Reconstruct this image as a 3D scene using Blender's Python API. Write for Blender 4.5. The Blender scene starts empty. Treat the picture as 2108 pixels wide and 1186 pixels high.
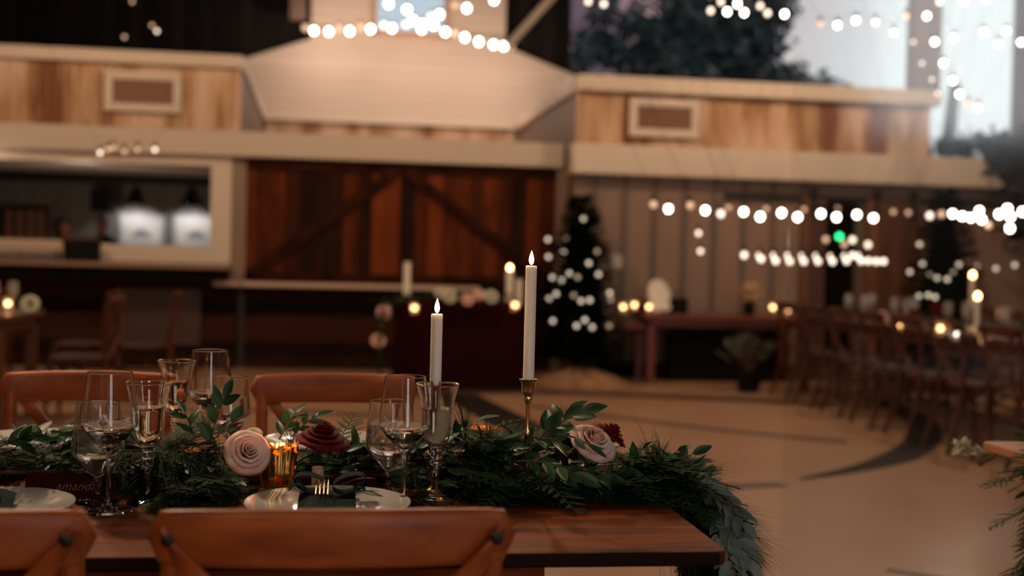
import bpy, math, random
from mathutils import Vector, Matrix
import numpy as np
random.seed(7)
SC = bpy.context.scene
COL = SC.collection
PI = math.pi

# ------------------------------------------------------------------ camera
F_PX = 2500.0; EYE = Vector((0, 0, 1.21))
_yaw = math.radians(8); _pit = -0.0232; _rol = 0.025
FW = Vector((math.sin(_yaw)*math.cos(_pit), math.cos(_yaw)*math.cos(_pit), math.sin(_pit)))
_r0 = Vector((math.cos(_yaw), -math.sin(_yaw), 0)); _u0 = _r0.cross(FW)
RT = _r0*math.cos(_rol) + _u0*math.sin(_rol)
UP = -_r0*math.sin(_rol) + _u0*math.cos(_rol)
cam_d = bpy.data.cameras.new('camera'); cam = bpy.data.objects.new('camera', cam_d); COL.objects.link(cam)
cam.matrix_world = Matrix(((RT.x, UP.x, -FW.x, EYE.x), (RT.y, UP.y, -FW.y, EYE.y), (RT.z, UP.z, -FW.z, EYE.z), (0, 0, 0, 1)))
cam_d.sensor_width = 36; cam_d.lens = 36*F_PX/2108; cam_d.clip_start = .05; cam_d.clip_end = 300
cam_d.dof.use_dof = True; cam_d.dof.focus_distance = 2.26; cam_d.dof.aperture_fstop = 2.2
SC.camera = cam

def ray(px, py): return FW + RT*((px-1054)/F_PX) - UP*((py-593)/F_PX)
def aY(px, py, Y):
    d = ray(px, py); return EYE + d*(Y/d.y)
def aZ(px, py, Z):
    d = ray(px, py); return EYE + d*((Z-EYE.z)/d.z)

# ------------------------------------------------------------------ view, world
SC.view_settings.view_transform = 'Standard'; SC.view_settings.look = 'None'
SC.view_settings.gamma = 1; SC.view_settings.exposure = 0.0
try: SC.view_settings.use_curve_mapping = False
except Exception: pass
cy = SC.cycles
cy.use_denoising = True
cy.max_bounces = 14; cy.transmission_bounces = 14; cy.transparent_max_bounces = 16; cy.glossy_bounces = 6; cy.diffuse_bounces = 4
cy.caustics_reflective = False; cy.caustics_refractive = False
cy.sample_clamp_indirect = 4.0

W = bpy.data.worlds.new('dusk_sky'); SC.world = W; W.use_nodes = True
nt = W.node_tree; N = nt.nodes; L = nt.links; N.clear()
def nn(t, **k):
    n = N.new(t)
    for a, b in k.items(): setattr(n, a, b)
    return n
tc = nn('ShaderNodeTexCoord'); sx = nn('ShaderNodeSeparateXYZ'); L.new(tc.outputs['Generated'], sx.inputs[0])
at = nn('ShaderNodeMath', operation='ARCTAN2'); L.new(sx.outputs[0], at.inputs[0]); L.new(sx.outputs[1], at.inputs[1])
nz = nn('ShaderNodeTexNoise'); nz.inputs['Scale'].default_value = 9; nz.inputs['Detail'].default_value = 5; L.new(tc.outputs['Generated'], nz.inputs['Vector'])
ad = nn('ShaderNodeMath', operation='MULTIPLY_ADD'); L.new(nz.outputs[0], ad.inputs[0]); ad.inputs[1].default_value = .12; L.new(at.outputs[0], ad.inputs[2])
mr = nn('ShaderNodeMapRange'); L.new(ad.outputs[0], mr.inputs[0]); mr.inputs[1].default_value = -.3; mr.inputs[2].default_value = .7
cr = nn('ShaderNodeValToRGB'); L.new(mr.outputs[0], cr.inputs[0])
e = cr.color_ramp.elements
e[0].position = 0; e[0].color = (.05, .02, .02, 1)
e[1].position = 1; e[1].color = (.78, .82, .81, 1)
for p, c in ((.33, (.2, .18, .2, 1)), (.36, (.58, .68, .76, 1)), (.455, (.58, .68, .76, 1)), (.50, (.07, .045, .06, 1)), (.56, (.15, .1, .13, 1)), (.62, (.42, .28, .29, 1)), (.70, (.62, .52, .54, 1)), (.78, (.74, .77, .77, 1))):
    q = e.new(p); q.color = c
bk = nn('ShaderNodeMapRange'); L.new(sx.outputs[1], bk.inputs[0]); bk.inputs[1].default_value = .1; bk.inputs[2].default_value = -.3
mx = nn('ShaderNodeMix', data_type='RGBA'); L.new(bk.outputs[0], mx.inputs[0]); L.new(cr.outputs[0], mx.inputs[6]); mx.inputs[7].default_value = (5.6, 5.9, 6.1, 1)
bg = nn('ShaderNodeBackground'); L.new(mx.outputs[2], bg.inputs[0]); bg.inputs[1].default_value = 1.0
ow = nn('ShaderNodeOutputWorld'); L.new(bg.outputs[0], ow.inputs[0])

def point(name, loc, watt, col=(1, .72, .48), r=.08):
    d = bpy.data.lights.new(name, 'POINT'); d.energy = watt; d.color = col; d.shadow_soft_size = r
    o = bpy.data.objects.new(name, d); o.location = loc; COL.objects.link(o); return o
def spot(name, loc, tgt, watt, ang, col=(1, .8, .6), r=.06, blend=.6):
    d = bpy.data.lights.new(name, 'SPOT'); d.energy = watt; d.color = col; d.shadow_soft_size = r
    d.spot_size = math.radians(ang); d.spot_blend = blend
    o = bpy.data.objects.new(name, d); o.location = loc
    o.rotation_euler = (Vector(tgt)-Vector(loc)).to_track_quat('-Z', 'Y').to_euler(); COL.objects.link(o); return o
WARM = (1, .68, .42)
# unseen warm fill lights added high in the hall
for p, w in (((-3.2, 9.3, 3.9), 170), ((.6, 9.4, 4.1), 150), ((5.0, 9.6, 4.3), 215), ((2.6, 6.2, 4.2), 70), ((-2.2, 5.6, 4.2), 50)):
    point('hall_fill', p, w, WARM, .12)
for p, w in (((-.35, 17.4, 4.35), 38), ((1.0, 17.2, 4.25), 32), ((2.3, 17.2, 4.0), 38), ((1.0, 16.2, 3.4), 12)):
    point('gallery_light', p, w, (1, .73, .58), .06)
# fitting hanging over the near table
point('table_light', (-1.0, 3.5, 2.8), 125, (1, .72, .48), .12)
point('camera_side_fill', (-.9, -.6, 2.7), 42, (1, .66, .40), .12)  # unseen fill added on the camera side to brighten rails and candles

# ------------------------------------------------------------------ materials
MATS = {}
def pbsdf(name, color, rough=.5, metal=0, **k):
    m = bpy.data.materials.new(name); m.use_nodes = True
    b = m.node_tree.nodes['Principled BSDF']
    b.inputs['Base Color'].default_value = (*color, 1); b.inputs['Roughness'].default_value = rough; b.inputs['Metallic'].default_value = metal
    for a, v in k.items(): b.inputs[a].default_value = v
    MATS[name] = m; return m
def ramp_tex(m, c1, c2, scale=(1, 1, 1), ns=5, detail=6, lo=.3, hi=.7, coord='Object', bump=0, mid=None, target='Base Color', distort=0):
    t = m.node_tree; n = t.nodes; b = n['Principled BSDF']
    tcn = n.new('ShaderNodeTexCoord'); mp = n.new('ShaderNodeMapping'); mp.inputs['Scale'].default_value = scale
    nzn = n.new('ShaderNodeTexNoise'); nzn.inputs['Scale'].default_value = ns; nzn.inputs['Detail'].default_value = detail; nzn.inputs['Distortion'].default_value = distort
    rp = n.new('ShaderNodeValToRGB'); rp.color_ramp.elements[0].position = lo; rp.color_ramp.elements[1].position = hi
    rp.color_ramp.elements[0].color = (*c1, 1); rp.color_ramp.elements[1].color = (*c2, 1)
    if mid: q = rp.color_ramp.elements.new((lo+hi)/2); q.color = (*mid, 1)
    t.links.new(tcn.outputs[coord], mp.inputs[0]); t.links.new(mp.outputs[0], nzn.inputs['Vector']); t.links.new(nzn.outputs[0], rp.inputs[0])
    t.links.new(rp.outputs[0], b.inputs[target])
    if bump:
        bp = n.new('ShaderNodeBump'); bp.inputs['Strength'].default_value = bump; bp.inputs['Distance'].default_value = .01
        t.links.new(nzn.outputs[0], bp.inputs['Height']); t.links.new(bp.outputs[0], b.inputs['Normal'])
    return rp
def planks(m, c1, c2, c3, axis='X', size=.14, gap=.03, grain=(1, 1, 12), contrast=.5, coord='Object'):
    """boards of differing tone along one axis, with dark joints and grain"""
    t = m.node_tree; n = t.nodes; lk = t.links; b = n['Principled BSDF']
    tcn = n.new('ShaderNodeTexCoord'); sp = n.new('ShaderNodeSeparateXYZ'); lk.new(tcn.outputs[coord], sp.inputs[0])
    dv = n.new('ShaderNodeMath'); dv.operation = 'DIVIDE'; lk.new(sp.outputs['XYZ'.index(axis)], dv.inputs[0]); dv.inputs[1].default_value = size
    fl = n.new('ShaderNodeMath'); fl.operation = 'FLOOR'; lk.new(dv.outputs[0], fl.inputs[0])
    wn = n.new('ShaderNodeTexWhiteNoise'); wn.noise_dimensions = '1D'; lk.new(fl.outputs[0], wn.inputs['W'])
    mp = n.new('ShaderNodeMapping'); mp.inputs['Scale'].default_value = grain; lk.new(tcn.outputs[coord], mp.inputs[0])
    cmb = n.new('ShaderNodeCombineXYZ'); ml = n.new('ShaderNodeMath'); ml.operation = 'MULTIPLY'; lk.new(wn.outputs[0], ml.inputs[0]); ml.inputs[1].default_value = 40
    lk.new(ml.outputs[0], cmb.inputs[0]); va = n.new('ShaderNodeVectorMath'); lk.new(mp.outputs[0], va.inputs[0]); lk.new(cmb.outputs[0], va.inputs[1])
    nzn = n.new('ShaderNodeTexNoise'); nzn.inputs['Scale'].default_value = 1.6; nzn.inputs['Detail'].default_value = 8; nzn.inputs['Distortion'].default_value = 1.2; lk.new(va.outputs[0], nzn.inputs['Vector'])
    mixf = n.new('ShaderNodeMix'); mixf.inputs[0].default_value = contrast; lk.new(nzn.outputs[0], mixf.inputs[2]); lk.new(wn.outputs[0], mixf.inputs[3])
    rp = n.new('ShaderNodeValToRGB'); e = rp.color_ramp.elements; e[0].position = .25; e[0].color = (*c1, 1); e[1].position = .75; e[1].color = (*c3, 1); q = e.new(.5); q.color = (*c2, 1)
    lk.new(mixf.outputs[0], rp.inputs[0])
    fr = n.new('ShaderNodeMath'); fr.operation = 'FRACT'; lk.new(dv.outputs[0], fr.inputs[0])
    gt = n.new('ShaderNodeMath'); gt.operation = 'LESS_THAN'; lk.new(fr.outputs[0], gt.inputs[0]); gt.inputs[1].default_value = gap
    mc = n.new('ShaderNodeMix'); mc.data_type = 'RGBA'; lk.new(gt.outputs[0], mc.inputs[0]); lk.new(rp.outputs[0], mc.inputs[6]); mc.inputs[7].default_value = (c1[0]*.35, c1[1]*.35, c1[2]*.35, 1)
    lk.new(mc.outputs[2], b.inputs['Base Color'])
    bp = n.new('ShaderNodeBump'); bp.inputs['Strength'].default_value = .15; bp.inputs['Distance'].default_value = .004; lk.new(nzn.outputs[0], bp.inputs['Height']); lk.new(bp.outputs[0], b.inputs['Normal'])
    return m
def emis(name, col, s):
    m = bpy.data.materials.new(name); m.use_nodes = True; b = m.node_tree.nodes['Principled BSDF']
    b.inputs['Base Color'].default_value = (*col, 1); b.inputs['Emission Color'].default_value = (*col, 1); b.inputs['Emission Strength'].default_value = s
    MATS[name] = m; return m

table_wood = planks(pbsdf('table_wood', (.2, .07, .03), .48, **{'Specular IOR Level': .12}), (.035, .007, .003), (.24, .055, .012), (.50, .135, .032), 'Y', .17, .010, (1.6, 9, 9), .15)
chair_wood = pbsdf('chair_wood', (.25, .07, .02), .38, **{'Specular IOR Level': .3}); ramp_tex(chair_wood, (.20, .038, .010), (.50, .125, .030), (3, 14, 14), 2.2, 8, .3, .75)
chair_dark = pbsdf('shaded_chair_wood', (.16, .05, .02), .5, **{'Specular IOR Level': .25}); ramp_tex(chair_dark, (.05, .013, .007), (.11, .030, .014), (3, 14, 14), 2.2, 6)  # darker copy of the chair wood, dimness of the far seating in its colour
bolt_m = pbsdf('bolt_metal', (.03, .025, .022), .45, .8)
rattan = pbsdf('woven_seat', (.3, .18, .09), .8); ramp_tex(rattan, (.2, .11, .05), (.4, .25, .13), (60, 60, 1), 2, 2)
barn_wood = planks(pbsdf('reclaimed_red_wood', (.2, .05, .02), .7, **{'Specular IOR Level': .1}), (.016, .005, .003), (.065, .013, .004), (.20, .040, .009), 'X', .15, .03, (9, 3, .9), .55)
barn_brace = pbsdf('brace_wood', (.1, .03, .015), .6); ramp_tex(barn_brace, (.012, .004, .003), (.05, .012, .005), (3, 3, 3), 2); brace_ = barn_brace.node_tree.nodes['Principled BSDF']; brace_.inputs['Specular IOR Level'].default_value = .08; brace_.inputs['Roughness'].default_value = .8
dark_boards = planks(pbsdf('dark_horizontal_boards', (.06, .02, .015), .75, **{'Specular IOR Level': .1}), (.008, .003, .0025), (.022, .007, .004), (.055, .015, .007), 'Z', .14, .04, (1, 2, 9), .5)
corr = pbsdf('corrugated_rust', (.4, .2, .1), .5, .25)
ramp_tex(corr, (.26, .095, .04), (.74, .54, .40), (2.2, 1, .5), 1.3, 8, .36, .56, mid=(.56, .34, .19))
cream = pbsdf('cream_paint', (.58, .47, .37), .55)
cream2 = pbsdf('cream_trim_paint', (.66, .54, .43), .5)
shiplap = planks(pbsdf('cream_shiplap', (.6, .5, .4), .6), (.56, .45, .36), (.60, .48, .385), (.64, .52, .42), 'Z', .16, .03, (.3, 1, 2), .3)
batten_paint = pbsdf('taupe_paint', (.22, .155, .12), .6); ramp_tex(batten_paint, (.23, .145, .102), (.28, .18, .13), (1, 1, 1), .8)
batten_dark = pbsdf('taupe_batten', (.14, .098, .078), .6)
dark_stain = planks(pbsdf('black_stained_boards', (.01, .008, .008), .7, **{'Specular IOR Level': .1}), (.004, .0035, .0035), (.009, .007, .007), (.016, .012, .011), 'X', .2, .04, (5, 1, 1), .4)
brown_panel = pbsdf('brown_panel', (.20, .12, .085), .6)
grille_m = pbsdf('brown_grille', (.28, .14, .085), .6)
floor_m = pbsdf('polished_tan_concrete', (.33, .2, .13), .32)
ramp_tex(floor_m, (.36, .20, .118), (.46, .27, .17), (1, 1, 1), .7, 6)
inlay_m = pbsdf('dark_floor_inlay', (.014, .009, .009), .6, **{'Specular IOR Level': .15})
inlay_soft = pbsdf('brown_floor_inlay', (.10, .052, .042), .4)
black_m = pbsdf('matte_black', (.009, .008, .008), .8, **{'Specular IOR Level': .1})
iron_m = pbsdf('black_iron', (.02, .018, .017), .5, .6)
gold_m = pbsdf('brushed_gold', (.83, .55, .28), .22, 1)
gilt_m = pbsdf('gilt_rim', (.9, .58, .25), .25, 1)
white_cer = pbsdf('white_porcelain', (.62, .58, .53), .12); white_cer.node_tree.nodes['Principled BSDF'].inputs['Coat Weight'].default_value = .5
wax = pbsdf('ivory_wax', (.92, .82, .70), .4); b_ = wax.node_tree.nodes['Principled BSDF']; b_.inputs['Subsurface Weight'].default_value = .25; b_.inputs['Subsurface Radius'].default_value = (.02, .012, .008); b_.inputs['Subsurface Scale'].default_value = 1
flame_m = emis('flame', (1, .80, .60), 9)
glow_flame = emis('small_flame', (1, .50, .2), 16)
bulb_hot = emis('festoon_bulb', (1, .87, .75), 14)
bulb_mid = emis('festoon_bulb_dim', (1, .80, .66), 2.4)
bulb_low = emis('festoon_bulb_faint', (1, .64, .42), .8)
tree_led = emis('tree_light', (1, .86, .66), 1.0); tree_led2 = emis('tree_light_faint', (1, .84, .62), .3)
green_led = emis('green_lamp', (.02, .8, .22), 5)
napkin_m = pbsdf('dark_green_linen', (.012, .028, .026), .8, **{'Specular IOR Level': .08}); ramp_tex(napkin_m, (.006, .015, .014), (.012, .027, .024), (1, 1, 1), 60, 2)
burg_cloth = pbsdf('burgundy_cloth', (.020, .0014, .0022), .85, **{'Specular IOR Level': .08})
card_m = pbsdf('burgundy_card', (.03, .003, .004), .8, **{'Specular IOR Level': .08})
ink_m = pbsdf('copper_ink', (.22, .06, .035), .5, .2)
cork_m = pbsdf('cork', (.55, .36, .22), .85); ramp_tex(cork_m, (.4, .22, .12), (.68, .48, .32), (1, 1, 1), 160, 2, bump=.3)
blush_m = pbsdf('blush_petal', (.75, .40, .33), .55); b_ = blush_m.node_tree.nodes['Principled BSDF']; b_.inputs['Subsurface Weight'].default_value = .3; b_.inputs['Subsurface Scale'].default_value = .01
ramp_tex(blush_m, (.82, .34, .27), (.92, .68, .58), (1, 1, 1), 26, 2)
red_m = pbsdf('deep_red_petal', (.16, .006, .01), .6, **{'Specular IOR Level': .12}); ramp_tex(red_m, (.07, .002, .004), (.19, .006, .010), (1, 1, 1), 40, 3)
ivory_m = pbsdf('ivory_petal', (.6, .58, .42), .6)
leaf_m = pbsdf('glossy_leaf', (.02, .06, .02), .38, **{'Specular IOR Level': .3}); ramp_tex(leaf_m, (.010, .036, .014), (.035, .095, .032), (1, 1, 1), 12, 3)
leaf_grey = pbsdf('dusty_leaf', (.06, .085, .075), .55); ramp_tex(leaf_grey, (.07, .10, .085), (.19, .225, .20), (1, 1, 1), 14, 3)
pine_m = pbsdf('pine_needle', (.012, .03, .014), .6, **{'Specular IOR Level': .12}); ramp_tex(pine_m, (.007, .022, .010), (.024, .048, .018), (1, 1, 1), 9, 3)
cedar_m = pbsdf('cedar_scale', (.025, .05, .02), .65, **{'Specular IOR Level': .12}); ramp_tex(cedar_m, (.012, .034, .012), (.040, .072, .022), (1, 1, 1), 10, 3)
twig_m = pbsdf('brown_twig', (.10, .045, .025), .7)
fir_m = pbsdf('dark_fir', (.006, .012, .009), .9, **{'Specular IOR Level': .03})
sil_m = pbsdf('dark_foliage', (.006, .009, .009), .9, **{'Specular IOR Level': 0})
bark_m = pbsdf('dark_bark', (.012, .008, .007), .8)
burlap = pbsdf('burlap', (.30, .15, .07), .9); ramp_tex(burlap, (.2, .1, .05), (.38, .2, .1), (1, 1, 1), 6, 4)
paper_m = pbsdf('white_paper', (.75, .68, .6), .7)
print_m = pbsdf('grey_print', (.3, .3, .3), .7)
skin_m = pbsdf('skin', (.33, .12, .075), .55)
hair_m = pbsdf('dark_hair', (.015, .01, .008), .6)
crate_m = pbsdf('orange_brown_slats', (.28, .11, .055), .6)
bar_grey = pbsdf('bar_room_grey', (.22, .19, .165), .7)
tin_m = pbsdf('pressed_tile', (.17, .085, .06), .5, .2)
def tin_nodes(m):
    t = m.node_tree; n = t.nodes; b = n['Principled BSDF']; tcn = n.new('ShaderNodeTexCoord'); br = n.new('ShaderNodeTexBrick')
    mp = n.new('ShaderNodeMapping'); mp.inputs['Rotation'].default_value = (PI/2, 0, 0)
    br.offset = 0; br.inputs['Scale'].default_value = 1; br.inputs['Brick Width'].default_value = .075; br.inputs['Row Height'].default_value = .075; br.inputs['Mortar Size'].default_value = .012
    br.inputs['Color1'].default_value = (.12, .06, .043, 1); br.inputs['Color2'].default_value = (.09, .045, .032, 1); br.inputs['Mortar'].default_value = (.025, .012, .009, 1)
    t.links.new(tcn.outputs['Object'], mp.inputs[0]); t.links.new(mp.outputs[0], br.inputs[0]); t.links.new(br.outputs[0], b.inputs['Base Color'])
tin_nodes(tin_m)
glass_m = pbsdf('clear_glass', (1, 1, 1), 0.0); b_ = glass_m.node_tree.nodes['Principled BSDF']; b_.inputs['Transmission Weight'].default_value = 1; b_.inputs['IOR'].default_value = 1.47
frost_m = pbsdf('chilled_water', (.95, .96, .95), .14); b_ = frost_m.node_tree.nodes['Principled BSDF']; b_.inputs['Transmission Weight'].default_value = .95; b_.inputs['IOR'].default_value = 1.33
wine_m = pbsdf('white_wine', (.96, .93, .84), 0.0); b_ = wine_m.node_tree.nodes['Principled BSDF']; b_.inputs['Transmission Weight'].default_value = 1; b_.inputs['IOR'].default_value = 1.34
bubbly_m = pbsdf('champagne', (.97, .86, .66), 0.0); b_ = bubbly_m.node_tree.nodes['Principled BSDF']; b_.inputs['Transmission Weight'].default_value = 1; b_.inputs['IOR'].default_value = 1.34
simple_glass = pbsdf('thin_glass', (.6, .55, .5), .08); simple_glass.node_tree.nodes['Principled BSDF'].inputs['Alpha'].default_value = .3
# mercury glass: gilt film with clear flecks
merc = pbsdf('gold_mercury_glass', (.75, .42, .13), .2, .9)
def merc_nodes(m):
    t = m.node_tree; n = t.nodes; b = n['Principled BSDF']; tcn = n.new('ShaderNodeTexCoord'); z = n.new('ShaderNodeTexNoise'); z.inputs['Scale'].default_value = 55; z.inputs['Detail'].default_value = 4
    r = n.new('ShaderNodeValToRGB'); r.color_ramp.elements[0].position = .5; r.color_ramp.elements[1].position = .58
    tr = n.new('ShaderNodeBsdfTranslucent'); tr.inputs[0].default_value = (1, .5, .14, 1); ms = n.new('ShaderNodeMixShader')
    t.links.new(tcn.outputs['Object'], z.inputs['Vector']); t.links.new(z.outputs[0], r.inputs[0]); t.links.new(r.outputs[0], ms.inputs[0])
    t.links.new(b.outputs[0], ms.inputs[1]); t.links.new(tr.outputs[0], ms.inputs[2]); t.links.new(ms.outputs[0], n['Material Output'].inputs[0])
merc_nodes(merc)
pane_m = bpy.data.materials.new('window_glass'); pane_m.use_nodes = True
def pane_nodes(m, fac):
    t = m.node_tree; n = t.nodes; n.remove(n['Principled BSDF']); a = n.new('ShaderNodeBsdfTransparent'); g = n.new('ShaderNodeBsdfGlossy'); g.inputs['Roughness'].default_value = 0.12
    a.inputs[0].default_value = (.97, .98, .98, 1)
    s = n.new('ShaderNodeMixShader'); s.inputs[0].default_value = fac; t.links.new(a.outputs[0], s.inputs[1]); t.links.new(g.outputs[0], s.inputs[2]); t.links.new(s.outputs[0], n['Material Output'].inputs[0])
pane_nodes(pane_m, .03)

# ------------------------------------------------------------------ mesh helpers
class MB:
    def __init__(s): s.v = []; s.f = []
    def add(s, vs, fs):
        o = len(s.v); s.v += [tuple(v) for v in vs]; s.f += [tuple(i+o for i in f) for f in fs]; return s
    def box(s, lo, hi, M=None):
        x0, y0, z0 = lo; x1, y1, z1 = hi
        vs = [Vector(p) for p in ((x0, y0, z0), (x1, y0, z0), (x1, y1, z0), (x0, y1, z0), (x0, y0, z1), (x1, y0, z1), (x1, y1, z1), (x0, y1, z1))]
        if M: vs = [M @ v for v in vs]
        return s.add(vs, [(0, 3, 2, 1), (4, 5, 6, 7), (0, 1, 5, 4), (1, 2, 6, 5), (2, 3, 7, 6), (3, 0, 4, 7)])
    def cbox(s, c, sz, M=None): return s.box([c[i]-sz[i]/2 for i in range(3)], [c[i]+sz[i]/2 for i in range(3)], M)
    def lathe(s, prof, n=24, c=(0, 0, 0), ax=None, ridges=0, amp=0):
        vs = []; R = None
        if ax is not None: R = Vector(ax).to_track_quat('Z', 'Y').to_matrix()
        for r, z in prof:
            for k in range(n):
                a = 2*PI*k/n; rr = r*(1+amp*math.cos(ridges*a)) if ridges else r
                p = Vector((rr*math.cos(a), rr*math.sin(a), z))
                if R: p = R @ p
                vs.append(p+Vector(c))
        fs = []
        for i in range(len(prof)-1):
            for k in range(n):
                k2 = (k+1) % n; fs.append((i*n+k, i*n+k2, (i+1)*n+k2, (i+1)*n+k))
        if prof[0][0] > 1e-6: fs.append(tuple(range(n-1, -1, -1)))
        if prof[-1][0] > 1e-6: fs.append(tuple((len(prof)-1)*n+k for k in range(n)))
        return s.add(vs, fs)
    def tube(s, pts, r, n=8, closed=False):
        pts = [Vector(p) for p in pts]; m = len(pts); rs = r if isinstance(r, (list, tuple)) else [r]*m
        vs = []; up = Vector((.13, .21, .97))
        for i, p in enumerate(pts):
            t = (pts[min(i+1, m-1)]-pts[max(i-1, 0)])
            if t.length < 1e-9: t = Vector((0, 0, 1))
            t.normalize(); a = t.cross(up)
            if a.length < .05: a = t.cross(Vector((1, 0, 0)))
            a.normalize(); b = t.cross(a)
            for k in range(n):
                q = 2*PI*k/n; vs.append(p+(a*math.cos(q)+b*math.sin(q))*rs[i])
        fs = [(i*n+k, i*n+(k+1) % n, (i+1)*n+(k+1) % n, (i+1)*n+k) for i in range(m-1) for k in range(n)]
        fs.append(tuple(range(n-1, -1, -1))); fs.append(tuple((m-1)*n+k for k in range(n)))
        return s.add(vs, fs)
    def bar(s, pts, w, h, side, n=12):
        """sweep of a rounded section: w[i] along SIDE, h[i] along the normal of path and side"""
        pts = [Vector(p) for p in pts]; m = len(pts); vs = []
        for i, p in enumerate(pts):
            t = (pts[min(i+1, m-1)]-pts[max(i-1, 0)]).normalized(); sd = Vector(side); sd = (sd-t*sd.dot(t)).normalized(); o = t.cross(sd)
            wi = w[i] if isinstance(w, (list, tuple)) else w; hi = h[i] if isinstance(h, (list, tuple)) else h
            for k in range(n):
                a = 2*PI*(k+.5)/n; ca, sa = math.cos(a), math.sin(a)
                e = .55
                vs.append(p+sd*(wi/2*math.copysign(abs(ca)**e, ca))+o*(hi/2*math.copysign(abs(sa)**e, sa)))
        fs = [(i*n+k, i*n+(k+1) % n, (i+1)*n+(k+1) % n, (i+1)*n+k) for i in range(m-1) for k in range(n)]
        fs.append(tuple(range(n-1, -1, -1))); fs.append(tuple((m-1)*n+k for k in range(n)))
        return s.add(vs, fs)
    def sphere(s, c, r, n=12, m=8, sc=(1, 1, 1)):
        vs = [(c[0], c[1], c[2]-r*sc[2])]
        for i in range(1, m):
            a = PI*i/m-PI/2
            for k in range(n): vs.append((c[0]+r*sc[0]*math.cos(a)*math.cos(2*PI*k/n), c[1]+r*sc[1]*math.cos(a)*math.sin(2*PI*k/n), c[2]+r*sc[2]*math.sin(a)))
        vs.append((c[0], c[1], c[2]+r*sc[2])); fs = []
        for k in range(n): fs.append((0, 1+(k+1) % n, 1+k)); fs.append((len(vs)-1, 1+(m-2)*n+k, 1+(m-2)*n+(k+1) % n))
        for i in range(m-2):
            for k in range(n): fs.append((1+i*n+k, 1+i*n+(k+1) % n, 1+(i+1)*n+(k+1) % n, 1+(i+1)*n+k))
        return s.add(vs, fs)
    def prism(s, poly, y0, y1):     # polygon in XZ
        n = len(poly); vs = [(x, y0, z) for x, z in poly]+[(x, y1, z) for x, z in poly]
        return s.add(vs, [tuple(range(n)), tuple(range(2*n-1, n-1, -1))]+[(i, i+n, (i+1) % n+n, (i+1) % n) for i in range(n)])
    def flat(s, poly, z0, z1):      # polygon in XY
        n = len(poly); vs = [(x, y, z0) for x, y in poly]+[(x, y, z1) for x, y in poly]
        return s.add(vs, [tuple(range(n-1, -1, -1)), tuple(range(n, 2*n))]+[(i, (i+1) % n, (i+1) % n+n, i+n) for i in range(n)])
    def build(s, name, mat, parent=None, smooth=True, bevel=0, loc=None, angle=40):
        me = bpy.data.meshes.new(name); me.from_pydata(s.v, [], s.f); me.validate(); me.update()
        if smooth:
            me.polygons.foreach_set('use_smooth', [True]*len(me.polygons))
            try: me.set_sharp_from_angle(angle=math.radians(angle))
            except Exception: pass
        me.materials.append(mat); o = bpy.data.objects.new(name, me); COL.objects.link(o)
        if parent: o.parent = parent
        if loc is not None: o.location = loc
        if bevel:
            b = o.modifiers.new('bevel', 'BEVEL'); b.width = bevel; b.segments = 2; b.limit_method = 'ANGLE'
        return o
def tag(o, label=None, cat=None, group=None, kind=None):
    if label: o['label'] = label
    if cat: o['category'] = cat
    if group: o['group'] = group
    if kind: o['kind'] = kind
    return o
def thing(name, label, cat, loc=(0, 0, 0), rz=0, group=None):
    o = bpy.data.objects.new(name, None); COL.objects.link(o); o.location = loc; o.rotation_euler = (0, 0, rz); o.empty_display_size = .1
    return tag(o, label, cat, group)
def struct(name, mb, mat, bevel=0, parent=None, smooth=False, label=None, cat=None):
    o = mb.build(name, mat, parent, smooth, bevel)
    if not parent: tag(o, label, cat, None, 'structure')
    return o
def copy_tree(o, label=None, parent=None):
    c = o.copy(); COL.objects.link(c); c.parent = parent
    if label: c['label'] = label
    for ch in list(o.children): copy_tree(ch, None, c)
    return c

# ------------------------------------------------------------------ the hall
struct('floor', MB().box((-9, -4, -.1), (14, 34, 0)), floor_m, label='polished tan concrete floor of the hall', cat='floor')
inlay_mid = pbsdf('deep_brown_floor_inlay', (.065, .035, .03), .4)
def strip(pts, w, mat, name, z=.004):
    P = [Vector((p[0], p[1], 0)) for p in pts]; n = len(P); ws = w if isinstance(w, (list, tuple)) else [w]*n; a = []; b = []
    for i, p in enumerate(P):
        t = (P[min(i+1, n-1)]-P[max(i-1, 0)]).normalized(); q = Vector((-t.y, t.x, 0)); a.append(p+q*ws[i]/2); b.append(p-q*ws[i]/2)
    vs = [(p.x, p.y, 0.0005) for p in a+b]+[(p.x, p.y, z) for p in a+b]; m = 2*n
    fs = []
    for i in range(n-1): fs += [(m+i, m+i+n, m+i+n+1, m+i+1), (i, i+1, m+i+1, m+i), (i+n, m+i+n, m+i+n+1, i+n+1)]
    fs += [(0, m, m+n, n), (n-1, 2*n-1, m+2*n-1, m+n-1)]
    return struct(name, MB().add(vs, fs), mat)
def spl(pts, k=8):
    P = [Vector(p) for p in pts]; out = []
    for i in range(len(P)-1):
        p0, p1, p2, p3 = P[max(i-1, 0)], P[i], P[i+1], P[min(i+2, len(P)-1)]
        for j in range(k):
            t = j/k; out.append(.5*((2*p1)+(p2-p0)*t+(2*p0-5*p1+4*p2-p3)*t*t+(3*p1-p0-3*p2+p3)*t**3))
    out.append(P[-1]); return out
arc = spl([(2.62, 6.60, 0), (3.16, 6.98, 0), (3.70, 7.52, 0), (4.25, 8.35, 0), (4.7, 9.4, 0), (4.9, 10.6, 0)])
strip(arc, [.03+.21*min(1, i/14) for i in range(len(arc))], inlay_m, 'trim_1')
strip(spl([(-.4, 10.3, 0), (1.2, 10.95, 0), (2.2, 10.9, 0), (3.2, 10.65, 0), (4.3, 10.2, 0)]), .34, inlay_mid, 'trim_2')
strip(spl([(1.55, 9.95, 0), (2.2, 9.2, 0), (2.85, 8.52, 0), (3.5, 8.0, 0)]), .13, inlay_soft, 'trim_3')
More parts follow.
